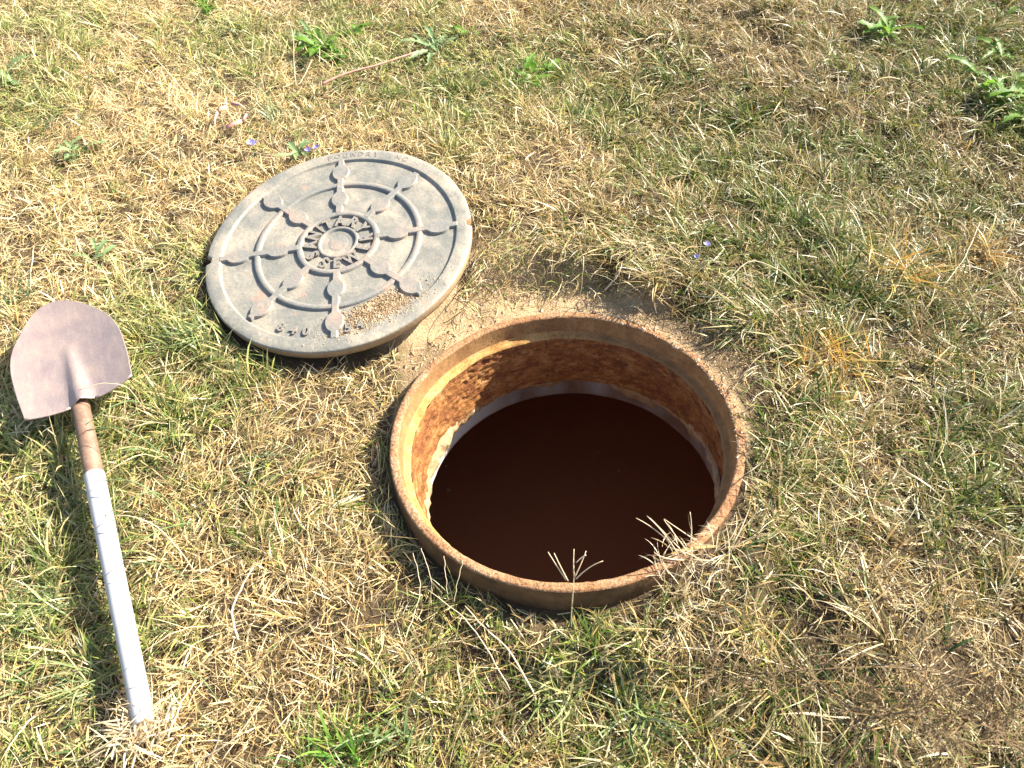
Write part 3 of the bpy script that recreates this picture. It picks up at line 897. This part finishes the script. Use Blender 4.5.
n = 5200
u = rng.normal(0, 1, (n, 2)); ang = R(-61) + u[:, 0] * 0.20; rad_ = 0.232 + u[:, 1] * 0.020 + 0.012 * np.abs(u[:, 0])
x, y = rad_ * np.cos(ang), rad_ * np.sin(ang)
k = (rad_ < 0.305) & (rad_ > 0.202) ; x, y, rad_ = x[k], y[k], rad_[k]
pile = 0.0045 * np.exp(-((rad_ - 0.232) / 0.022) ** 2) * rng.random(len(x))
base = np.where(rad_ > 0.279, 0.0003, -REC)
LM = Matrix.Translation(LID_C) @ LID_Q.to_matrix().to_4x4()
P = xf(LM, np.stack([x, y, base + pile + .0005], -1))
crumbs('loose_sand', P, rng.gamma(2.0, 0.0006, len(P)).clip(0.0005, 0.003), 'small spill of pale sand on the near side of the lid')

# specks floating far down
sp = [(619, 471), (575, 497), (448, 490), (446, 466), (521, 425), (598, 452), (660, 500), (540, 545)]
P = np.array([list(at(a, b, -0.84)) for a, b in sp])
crumbs('floating_debris', P, np.array([.006, .0045, .011, .005, .004, .004, .004, .0035]), 'pale specks on the dark floor of the shaft')

# ------------------------------------------------------------------ weeds
def leaf_mesh(L, W, bend, toothed, seed, rise=0.5):
    r_ = random.Random(seed); n = 9
    bm = bmesh.new(); rows = []
    for k in range(n + 1):
        t = k / n
        w = W * (math.sin(math.pi * min(1, t ** 0.75 * 0.98 + 0.02)) ** 0.8) * (0.35 + 0.65 * t)
        if toothed: w *= 1 + (0.45 if k % 2 else -0.35)
        if k == n: w = 0.0004
        y = L * t; z = L * (math.sin(rise) * t - bend * t * t)
        rows.append([bm.verts.new((s_ * w * 0.5, y, z + abs(s_) * w * 0.16)) for s_ in (-1, -0.45, 0, 0.45, 1)])
    for A, B in zip(rows, rows[1:]):
        for i in range(4): bm.faces.new((A[i], A[i + 1], B[i + 1], B[i]))
    me = bpy.data.meshes.new('leaf'); bm.to_mesh(me); bm.free()
    for p in me.polygons: p.use_smooth = True
    return me
LEAVES = {}
def weed(px, py, label, n=9, L=0.075, W=0.020, toothed=True, mat='leaf', name='dandelion_weed', spread=(0, 6.28), seed=1):
    r_ = random.Random(seed)
    g = at(px, py); z = float(ground_z(g.x, g.y))
    t = empty(name, (g.x, g.y, z + 0.006))
    tag(t, label, 'weed')
    for k in range(n):
        key = (toothed, mat, round(L, 3), round(W, 3), k % 4)
        if key not in LEAVES:
            LEAVES[key] = leaf_mesh(L * (0.8 + 0.12 * (k % 4)), W, 0.25 + 0.15 * (k % 3), toothed, k, 0.35 + 0.22 * (k % 3))
        o = link_mesh('leaf', LEAVES[key], M[mat], t)
        a = spread[0] + (spread[1] - spread[0]) * (k + r_.uniform(-.9, .9)) / n
        o.rotation_euler = (r_.uniform(-0.15, 0.35), r_.uniform(-.3, .3), a)
        sc = r_.uniform(0.45, 1.45); o.scale = (sc * r_.uniform(.7, 1.25), sc, sc)
        o.location = (r_.gauss(0, L * .22), r_.gauss(0, L * .22), 0.002 + r_.uniform(0, .010))
    return t
WEEDS = [
    (878, 42, 'bright green toothed dandelion weed near the upper right of the lawn', 12, .10, .026, True, 'leaf'),
    (1008, 104, 'large green dandelion rosette at the right edge of the lawn', 20, .15, .036, True, 'leaf'),
    (996, 66, 'small upright green weed just above the big rosette at right', 6, .08, .02, True, 'leaf'),
    (322, 46, 'bushy green weed in the dry grass behind the lid, left of the red stick', 26, .065, .026, False, 'leaf'),
    (352, 30, 'small yellow green weed next to the bushy weed at the top', 8, .05, .02, False, 'leaf'),
    (432, 44, 'grey green weed clump just right of the reddish stick', 12, .075, .018, True, 'leaf_pale'),
    (466, 30, 'small green sprout near the top, right of the grey green clump', 6, .05, .016, True, 'leaf'),
    (528, 82, 'leaning green weed with narrow leaves right of the stick', 10, .085, .018, True, 'leaf'),
    (8, 82, 'pale green weed at the left edge near the top corner', 9, .09, .032, True, 'leaf_pale'),
    (205, 4, 'green weed cut by the top edge of the picture', 8, .07, .024, False, 'leaf'),
    (300, 158, 'flat dark green weed against the back edge of the lid', 8, .05, .014, False, 'leaf_pale'),
    (95, 262, 'small pale green weed left of the lid', 6, .05, .018, True, 'leaf_pale'),
    (78, 158, 'faint pale green weed in the dry grass at upper left', 8, .07, .018, True, 'leaf_pale'),
    (338, 56, 'low spreading weed in front of the bushy weed at the top', 14, .05, .018, True, 'leaf'),
    (308, 36, 'narrow leaved weed left of the bushy weed at the top', 12, .06, .012, False, 'leaf_pale'),
    (545, 66, 'upright narrow weed just behind the leaning weed at the top', 10, .07, .014, True, 'leaf'),
    (1020, 130, 'dark green leaves under the big rosette at the right edge', 12, .09, .024, True, 'leaf'),
    (1002, 20, 'thin green weed high on the right edge', 5, .06, .014, True, 'leaf'),
]
for i, w_ in enumerate(WEEDS):
    weed(*w_[:3], n=int(w_[3] * 1.5), L=w_[4] * 0.9, W=w_[5], toothed=w_[6], mat=w_[7], seed=i + 3, name='dandelion_weed' if w_[6] else 'broadleaf_weed')

# ------------------------------------------------------------------ grass tufts with a look of their own
def tuft(px, py, label, cols, n=46, L=(0.06, 0.13), el=(0.3, 1.3), w=(0.0016, 0.0034), az=None, bend=(0.1, 0.9), z=0.0, name='grass_tuft', group=None, loose=False, spread=0.017):
    g = at(px, py); gz = float(ground_z(g.x, g.y)) + z
    off = rng.normal(0, spread, (n, 2))
    root = np.stack([off[:, 0], off[:, 1], rng.uniform(-.008, .006, n)], -1)
    a = rng.uniform(0, 6.28, n) if az is None else rng.normal(az[0], az[1], n)
    P, T = centreline(root, a, rng.uniform(*el, n), -rng.uniform(*bend, n) * 1.3, rng.uniform(*L, n), 6, rng.normal(0, 0.5, n))
    cols = np.array(cols); c = cols[rng.integers(0, len(cols), n)] * rng.uniform(.85, 1.15, (n, 1))
    world = P + np.array([g.x, g.y, gz])
    P[..., 2] = np.maximum(world[..., 2], ground_z(world[..., 0], world[..., 1]) + .002) - gz
    if not loose:
        k = ~blocked(P + np.array([g.x, g.y, gz]))
        if k.sum() < 4: print('TUFT LOST', label, k.sum()); return
        P, T, c = P[k], T[k], c[k]
    wd = rng.uniform(*w, len(P))
    o = link_mesh(name, blades_mesh(name, P, T, wd, c, np.clip(c * 1.1, 0, .85)), M['blade'])
    o.location = (g.x, g.y, gz)
    tag(o, label, 'grass tuft', group)
    return o
OR = [(0.60, 0.33, 0.06), (0.50, 0.28, 0.06), (0.66, 0.47, 0.18), (0.44, 0.37, 0.08), (0.55, 0.44, 0.24)]
GR = [(0.14, 0.20, 0.06), (0.22, 0.28, 0.09), (0.30, 0.33, 0.15), (0.45, 0.40, 0.20)]
PG = [(0.16, 0.24, 0.10), (0.24, 0.32, 0.14), (0.33, 0.38, 0.22)]
tuft(885, 288, 'orange and olive grass tuft among the dark green grass right of the manhole', OR + OR + GR, 190, (0.05, 0.14), (0.1, 1.1), spread=.035)
tuft(820, 378, 'bright orange dry grass tuft beside the right rim of the manhole', OR, 150, (0.04, 0.13), (0.1, 1.3), spread=.026)
tuft(978, 262, 'orange grass tuft at the right edge of the lawn', OR, 70, (0.05, 0.12), (0.2, 1.2))
tuft(795, 402, 'low straw coloured tuft below the bright orange tuft', OR + [(0.6, 0.5, 0.3)], 40, (0.03, 0.08), (0.1, 1.0))
tuft(925, 395, 'yellow brown grass tuft lower right of the orange ones', OR + GR, 24, (0.04, 0.09), (0.1, 0.9))
tuft(640, 268, 'fan of pale grass hanging from the turf edge behind the manhole', [(0.6, 0.5, 0.32), (0.4, 0.38, 0.2)], 40, (0.06, 0.12), (0.0, 0.5), az=(R(225), 0.8), bend=(0.3, 1.2), z=0.02)
tuft(745, 345, 'pale long bladed tuft bending toward the manhole from the right', GR + [(0.6, 0.52, 0.35)], 44, (0.06, 0.14), (0.1, 0.8), az=(R(165), 0.7))
tuft(205, 335, 'long green grass tuft against the left edge of the lid', PG, 60, (0.05, 0.11), (0.3, 1.2), az=(R(215), 0.9))
tuft(60, 600, 'tall green grass in the shade left of the white handle', PG + GR, 80, (0.05, 0.12), (0.3, 1.2), az=(R(200), 0.8))
tuft(90, 680, 'green grass tuft beside the lower end of the white handle', PG + GR, 60, (0.05, 0.11), (0.2, 1.1), az=(R(190), 0.8))
tuft(275, 115, 'small green tuft with long blades in front of the red loop', PG, 22, (0.06, 0.11), (0.3, 1.0), az=(R(140), 0.4), w=(.002, .004))
tuft(215, 85, 'pale green tuft in the dry grass above the red loop', PG, 30, (0.05, 0.09), (0.4, 1.2))
tuft(640, 720, 'green grass tuft at the bottom centre right of the picture', PG + GR, 70, (0.05, 0.11), (0.3, 1.3), w=(.002, .0042))
tuft(560, 690, 'yellow green tuft below the near rim of the manhole', GR, 50, (0.05, 0.10), (0.3, 1.3), w=(.002, .004))
tuft(400, 728, 'upright green grass blades near the bottom left of centre', PG, 26, (0.05, 0.10), (0.7, 1.4), w=(.002, .004))
tuft(255, 468, 'dark green tuft in the lawn between handle and manhole', PG, 30, (0.03, 0.07), (0.2, 1.1))
tuft(130, 395, 'green grass tuft growing beside the shovel blade', PG + GR, 50, (0.04, 0.09), (0.2, 1.1), az=(R(0), 1.2))
tuft(20, 300, 'green grass tuft above the left side of the shovel blade', PG, 30, (0.04, 0.09), (0.6, 1.4))
tuft(345, 758, 'upright broad bladed bright green grass at the bottom edge of the picture', [(0.10, 0.24, 0.03), (0.18, 0.32, 0.05)], 34, (0.05, 0.11), (0.5, 1.45), w=(.003, .0065))
# straw that crosses the rim
ST = [(0.62, 0.52, 0.34), (0.55, 0.42, 0.25), (0.68, 0.60, 0.45)]
tuft(700, 578, 'bundle of pale straw leaning over the right near rim', ST, 26, (0.02, 0.075), (-0.1, 0.8), az=(R(125), 1.2), z=0.035, w=(.0008, .0020), bend=(0.2, 1.5), loose=True, spread=.014)
tuft(672, 592, 'matted dead grass lying on the near right of the rim', ST, 80, (0.02, 0.05), (0.0, 0.6), az=(R(90), 1.0), z=0.040, w=(.001, .002), loose=True, spread=.03)
tuft(585, 604, 'low straw against the foot of the near rim', ST, 40, (0.03, 0.05), (0.1, 0.9), az=(R(100), 0.9), w=(.0012, .002))
tuft(245, 345, 'curled dry grass under the near edge of the lid', ST + GR, 40, (0.03, 0.07), (0.1, 0.7), az=(R(20), 1.0))
tuft(330, 362, 'pale straw fringe along the near edge of the lid', ST, 60, (0.03, 0.07), (0.1, 0.7), az=(R(80), 1.2))
tuft(36, 428, 'straw over the left shoulder of the shovel blade', ST + GR, 120, (0.02, 0.055), (0.0, 0.8), az=(R(60), 1.2), z=.045, loose=True, spread=.026)
tuft(116, 392, 'straw over the right shoulder of the shovel blade', ST + GR, 110, (0.02, 0.05), (0.0, 0.8), az=(R(120), 1.2), z=.04, loose=True, spread=.026)
tuft(146, 731, 'straw fringe covering the end of the white handle', ST, 170, (0.025, 0.06), (-0.1, 0.7), az=(R(105), 1.6), z=.044, loose=True, spread=.022)

# ------------------------------------------------------------------ single stalks, seed stalks, flowers, stick and loop
def stalk(name, pts, label, cat, rad=0.0011, mat='straw', group=None, n=14, parent=None, wob=0.0006):
    """pts: (px, py, z above ground zero) control points"""
    P = [at(a, b, c) if not isinstance(a, Vector) else a for a, b, c in pts]
    out = []
    for i in range(len(P) - 1):
        p0, p1, p2, p3 = P[max(i - 1, 0)], P[i], P[i + 1], P[min(i + 2, len(P) - 1)]
        m = max(3, n // (len(P) - 1))
        for k in range(m):
            t = k / m
            out.append(0.5 * ((2 * p1) + (p2 - p0) * t + (2 * p0 - 5 * p1 + 4 * p2 - p3) * t * t + (3 * p1 - p0 - 3 * p2 + p3) * t ** 3))
    out.append(P[-1]); L = len(out)
    pts2 = [(p + V((random.gauss(0, wob), random.gauss(0, wob), 0)) * (0 < k < L - 1), rad * (1 - 0.45 * k / L)) for k, p in enumerate(out)]
    o0 = P[0]
    pts2 = [(p - o0, r) for p, r in pts2]
    o = tube(name, pts2, M[mat], parent, 5)
    o.location = o0
    if label: tag(o, label, cat, group)
    return o
S = [
    ([(238, 640, .03), (232, 612, .045), (240, 590, .05), (254, 566, .055)], 'pale straw stalk standing out of the dry grass between handle and manhole', .0022),
    ([(168, 738, .03), (180, 705, .05), (196, 680, .055)], 'thick straw stalk just right of the white handle end', .0020),
    ([(764, 528, .05), (771, 500, .06), (776, 470, .06)], 'thin white stalk standing right of the manhole rim', .0013),
    ([(536, 700, .03), (512, 655, .045), (485, 628, .055), (465, 606, .06)], 'long bent green straw stalk below the near rim', .0017),
    ([(510, 690, .03), (470, 625, .06), (428, 590, .07)], 'thin straw stalk slanting up to the left rim foot', .0011),
    ([(405, 640, .03), (420, 590, .05), (413, 553, .07)], 'thin dry stalk in the shade of the left rim', .0009),
    ([(448, 600, .03), (446, 580, .06), (444, 556, .08)], 'short upright dry stalk left of centre against the rim', .0009),
    ([(454, 602, .03), (458, 580, .06), (463, 560, .08)], 'short dry stalk leaning right against the near left rim', .0009),
    ([(432, 592, .03), (430, 575, .05), (421, 548, .07)], 'short dry stalk leaning left beside the near left rim', .0009),
    ([(30, 290, .02), (31, 272, .05), (34, 246, .07)], 'upright green grass stem above the shovel blade', .0016),
    ([(312, 60, .03), (296, 85, .06), (292, 30, .08), (273, 3, .08)], 'long thin curved stalk rising at the top of the picture', .0011),
    ([(150, 52, .03), (170, 75, .05), (184, 92, .05)], 'white straw piece lying in the dry grass at upper left', .0018),
    ([(178, 120, .03), (205, 140, .04), (250, 152, .04), (290, 158, .04)], 'long thin straw lying left of the lid toward the blue flower', .0012),
    ([(0, 38, .03), (20, 40, .04), (42, 43, .04)], 'pale straw lying at the top left corner', .0014),
    ([(815, 52, .03), (830, 57, .04), (848, 57, .05)], 'white bent straw in the upper right lawn', .0014),
    ([(735, 395, .04), (755, 360, .07), (790, 345, .09), (812, 350, .09)], 'long pale blade arching right of the rim', .0015),
    ([(720, 290, .08), (748, 262, .11), (775, 268, .11), (800, 285, .10)], 'pale kinked blade on the turf edge upper right of the manhole', .0016),
    ([(605, 290, .05), (618, 275, .08), (622, 262, .09)], 'pale drooping blade hanging over the soil behind the manhole', .0020),
    ([(615, 640, .03), (660, 646, .05), (730, 652, .05), (790, 668, .04)], 'long pale straw lying flat lower right of the manhole', .0013),
    ([(712, 670, .03), (722, 640, .06), (726, 600, .07)], 'thin upright stalk in the lower right lawn', .0009),
    ([(818, 762, .03), (822, 725, .06), (815, 690, .07)], 'green and tan stem near the bottom right', .0014),
    ([(880, 470, .03), (885, 430, .06), (882, 395, .08)], 'thin pale stem in the green grass at right', .0010),
    ([(640, 262, .09), (670, 258, .10), (700, 262, .10)], 'thin root like straw lying on the turf edge', .0010),
    ([(540, 200, .03), (548, 180, .05), (552, 160, .05)], 'short straw leaning behind the lid and manhole', .0012),
    ([(100, 415, .05), (135, 420, .06), (168, 424, .05)], 'thin straw lying across the shovel socket', .0010),
    ([(75, 762, .03), (118, 735, .05), (150, 700, .06)], 'straw crossing below the white handle', .0013),
    ([(190, 765, .02), (235, 738, .05), (262, 700, .06)], 'bent straw at the bottom left', .0013),
    ([(930, 300, .05), (962, 262, .06), (980, 222, .07)], 'long dry stalk slanting up at the right edge', .0012),
]
for pts, lab, r_ in S:
    stalk('straw_stalk', pts, lab, 'stalk', r_)

ORD = ['first', 'second', 'third', 'fourth', 'fifth', 'sixth', 'seventh', 'eighth', 'ninth', 'tenth', 'eleventh']
HN = SDIR.cross(Vector((0, 0, 1))).normalized()              # across the handle, towards the sun side
if HN.dot(sd) < 0: HN = -HN
for i_, (t_, w_) in enumerate([(-.16, .02), (-.10, -.03), (-.05, .04), (.03, -.03), (.07, .05), (.11, -.02), (.15, .06), (.20, -.04), (.24, .03), (.38, -.02), (.43, .04)]):
    o_ = SHA - SDIR * t_
    P4 = [o_ + HN * (.105 + .03 * ((i_ * 7) % 5) / 4) - SDIR * w_ * 1.6 + V((0, 0, -.055)), o_ + HN * .100 - SDIR * w_ * .6 + V((0, 0, .025)), o_ + HN * .066 + V((0, 0, .050)), o_ + HN * .016 + SDIR * w_ * .5 + V((0, 0, .044))]
    stalk('thin_straw', [(p, 0, 0) for p in P4], ORD[i_] + ' thin curved straw arching over the shovel shaft, counted from the blade down', 'straw', random.uniform(.0009, .0015), 'leaf_pale' if i_ % 3 else 'straw', group='thin straws arching over the shovel shaft')
def seed_stalk(px, py, prongs, label, z0=0.03):
    """thin stalk ending in finger-like spikes"""
    g = at(px, py, z0); t = empty('seed_stalk', g); tag(t, label, 'seed stalk')
    for (pts) in prongs:
        P = [at(a, b, c) - g for a, b, c in pts]
        q = []
        for k in range(9):
            u = k / 8
            if len(P) == 2: p = P[0].lerp(P[1], u)
            else: p = P[0] * (1 - u) ** 2 + P[1] * 2 * u * (1 - u) + P[2] * u * u
            q.append((p, 0.0012 * (1 - .45 * u)))
        tube('spike', q, M['straw'], t, 5)
seed_stalk(572, 600, [[(571, 628, 0.03), (571, 618, 0.06), (572, 606, 0.085)], [(572, 606, 0.085), (573, 590, 0.125), (574, 576, 0.145)], [(574, 576, 0.145), (573, 562, 0.165), (574, 549, 0.175)], [(574, 578, 0.145), (581, 565, 0.165), (586, 551, 0.175)],
                      [(576, 579, 0.145), (588, 566, 0.165), (603, 561, 0.175)], [(566, 580, 0.145), (556, 565, 0.165), (548, 552, 0.175)], [(568, 581, 0.145), (560, 566, 0.165), (554, 553, 0.175)], [(586, 555, 0.175), (580, 558, 0.170), (576, 563, 0.165)]],
           'dry finger like seed stalk standing against the dark hole at the near rim')
seed_stalk(676, 556, [[(680, 558, 0.105), (668, 535, 0.135), (647, 516, 0.165)], [(682, 558, 0.105), (664, 532, 0.135), (636, 518, 0.165)], [(688, 552, 0.115), (675, 535, 0.135), (664, 520, 0.155)],
                      [(690, 545, 0.115), (693, 530, 0.135), (690, 512, 0.155)], [(684, 560, 0.105), (662, 560, 0.125), (654, 552, 0.135)], [(695, 540, 0.115), (680, 530, 0.135), (664, 519, 0.155)], [(686, 556, 0.105), (672, 540, 0.125), (650, 518, 0.160)]],
           'pale split straw stems leaning over the near right rim into the hole')

def flower(px, py, label, n=7, z=0.035, sc=1.0, seed=0):
    r_ = random.Random(seed); g = at(px, py, z); gz = float(ground_z(g.x, g.y))
    t = empty('chicory_flower', (g.x, g.y, gz)); tag(t, label, 'flower')
    h = z - gz
    tube('stem', [(V((0, 0, 0)), .0012), (V((.003, 0, h * .5)), .0011), (V((0, 0, h)), .0010)], M['leaf'], t, 5)
    for k in range(n):
        bm = bmesh.new(); a = 2 * math.pi * k / n; L = 0.0115 * sc * r_.uniform(.8, 1.1); W = 0.0045 * sc
        rows = [[bm.verts.new((u * w, L * v, 0.004 * v * v + abs(u) * .001)) for u in (-1, 0, 1)] for v, w in ((0.05, W * .3), (0.4, W * .8), (0.8, W * .75), (1.0, W * .45))]
        for A, B in zip(rows, rows[1:]):
            for i in range(2): bm.faces.new((A[i], A[i + 1], B[i + 1], B[i]))
        o = obj('petal', bm, M['petal'], t, True); o.location = (0, 0, h); o.rotation_euler = (r_.uniform(0, .4), 0, a)
flower(252, 144, 'violet blue flower in the dry grass left of the lid', 7, .035, 1.25, 1)
flower(308, 151, 'pair end blue flower close behind the lid edge', 6, .035, 0.85, 2)
flower(316, 148, 'small pale blue flower touching the back edge of the lid', 6, .035, 0.8, 3)
flower(707, 245, 'small blue flower in the turf beyond the manhole', 5, .09, 0.9, 4)
flower(696, 258, 'tiny pale violet flower at the turf edge beyond the manhole', 5, .09, 0.7, 5)

# reddish stick and broken red loop
stalk('reddish_stick', [(322, 84, .022), (345, 74, .030), (380, 64, .034), (416, 52, .032)], 'faded reddish stick lying in the dry grass at the top', 'stick', .0042, 'red', n=18, wob=.0006)
def loop():
    t = empty('red_leaf_loop', at(230, 113, .03)); tag(t, 'broken ring of faded pinkish dead leaves in the dry grass at upper left', 'dead leaves')
    o = t.location.copy()
    segs = [[(214, 125), (214, 117), (217, 110)], [(217, 109), (220, 106), (227, 105)], [(230, 102), (238, 102), (245, 107)], [(225, 126), (234, 121), (241, 119)], [(244, 108), (246, 112), (242, 118)]]
    for s_ in segs:
        bm = bmesh.new(); rows = []
        for k, (a, b) in enumerate(s_):
            p = at(a, b, .032 + .004 * (k == 1)) - o; q = at(a + 1.5, b + 3.5, .034) - o
            rows.append([bm.verts.new(p), bm.verts.new((p + q) / 2 + V((0, 0, .003))), bm.verts.new(q)])
        for A, B in zip(rows, rows[1:]):
            for i in range(2): bm.faces.new((A[i], A[i + 1], B[i + 1], B[i]))
        ob = obj('dead_leaf', bm, M['red'], t, True)
        so = ob.modifiers.new('thickness', 'SOLIDIFY'); so.thickness = 0.0008
loop()

# ------------------------------------------------------------------ airy seed heads rising in front of the lens, lower right
def panicle(base, tip_pts, label, nb, spread, seed, stem=.0012):
    r_ = random.Random(seed)
    t = empty('airy_wild_grass', base); tag(t, label, 'seed head')
    P = [V(p) - V(base) for p in tip_pts]
    pts = [(V((0, 0, 0)), stem)]
    for p in P: pts.append((p, stem * 0.8))
    dense = []
    allp = [V((0, 0, 0))] + P
    for i in range(len(allp) - 1):
        for k in range(8):
            u = k / 8; p0 = allp[max(i - 1, 0)]; p1 = allp[i]; p2 = allp[i + 1]; p3 = allp[min(i + 2, len(allp) - 1)]
            dense.append((0.5 * ((2 * p1) + (p2 - p0) * u + (2 * p0 - 5 * p1 + 4 * p2 - p3) * u * u + (3 * p1 - p0 - 3 * p2 + p3) * u ** 3), stem * (1 - .5 * len(dense) / (8 * len(allp)))))
    tube('stem', dense, M['panicle'], t, 5)
    # branches: thin three-sided twigs that fork, a spikelet at every end, all one airy part
    vs, fs = [], []
    def twig(a, b, r0, r1):
        d = (b - a).normalized(); x = d.cross(V((0.3, 0.2, 0.9))).normalized(); y = d.cross(x); o = len(vs)
        for p, rr in ((a, r0), (b, r1)):
            for k in range(3): vs.append(p + (x * math.cos(k * 2.094) + y * math.sin(k * 2.094)) * rr)
        for k in range(3): fs.append((o + k, o + (k + 1) % 3, o + 3 + (k + 1) % 3, o + 3 + k))
    def spikelet(p, d, L):
        x = d.cross(V((0.3, 0.2, 0.9))).normalized() * L * 0.28; y = d.cross(x).normalized() * L * 0.28; o = len(vs)
        for q in (p, p + d * L * .45 + x, p + d * L * .45 - x * .5 + y, p + d * L * .45 - x * .5 - y, p + d * L): vs.append(q)
        fs.extend([(o, o + 1, o + 2), (o, o + 2, o + 3), (o, o + 3, o + 1), (o + 4, o + 2, o + 1), (o + 4, o + 3, o + 2), (o + 4, o + 1, o + 3)])
    def rd(s_): return V((r_.gauss(0, 1), r_.gauss(0, 1), r_.gauss(0, 1))).normalized() * s_
    start = int(len(dense) * 0.55)
    for i in range(nb):
        p = dense[r_.randrange(start, len(dense))][0]
        d = rd(1); L = spread * r_.uniform(.35, 1)
        q = p
        for k in range(3):
            q2 = q + (d + rd(.35)).normalized() * L / 3; twig(q, q2, .0007, .0005)
            for m in range(2):
                e = (d + rd(.9)).normalized(); q3 = q2 + e * L * r_.uniform(.15, .35); twig(q2, q3, .0005, .0004)
                for w_ in range(2):
                    e2 = (e + rd(.7)).normalized(); q4 = q3 + e2 * L * r_.uniform(.06, .16); twig(q3, q4, .0004, .0003)
                    if r_.random() < .4: spikelet(q4, e2, .0045)
            q = q2
    me = bpy.data.meshes.new('branches'); me.from_pydata([tuple(v) for v in vs], [], fs)
    o = link_mesh('branches', me, M['panicle'], t); o['kind'] = 'stuff'
zz = 0.42
panicle((0.62, 0.18, 0.0), [(0.60, 0.22, 0.2), tuple(at(985, 690, zz)), tuple(at(900, 668, zz + .02)), tuple(at(780, 672, zz)), tuple(at(690, 680, zz - .02))], 'airy brown seed head arching to the left across the lower right lawn', 60, .05, 5)
panicle((0.66, 0.10, 0.0), [(0.63, 0.14, 0.22), tuple(at(1010, 745, zz)), tuple(at(940, 712, zz + .02)), tuple(at(850, 722, zz))], 'denser brown seed head in the bottom right corner', 80, .06, 6)

# deselect everything and finish
for o in bpy.data.objects:
    o.select_set(False)
print('objects', len(bpy.data.objects))
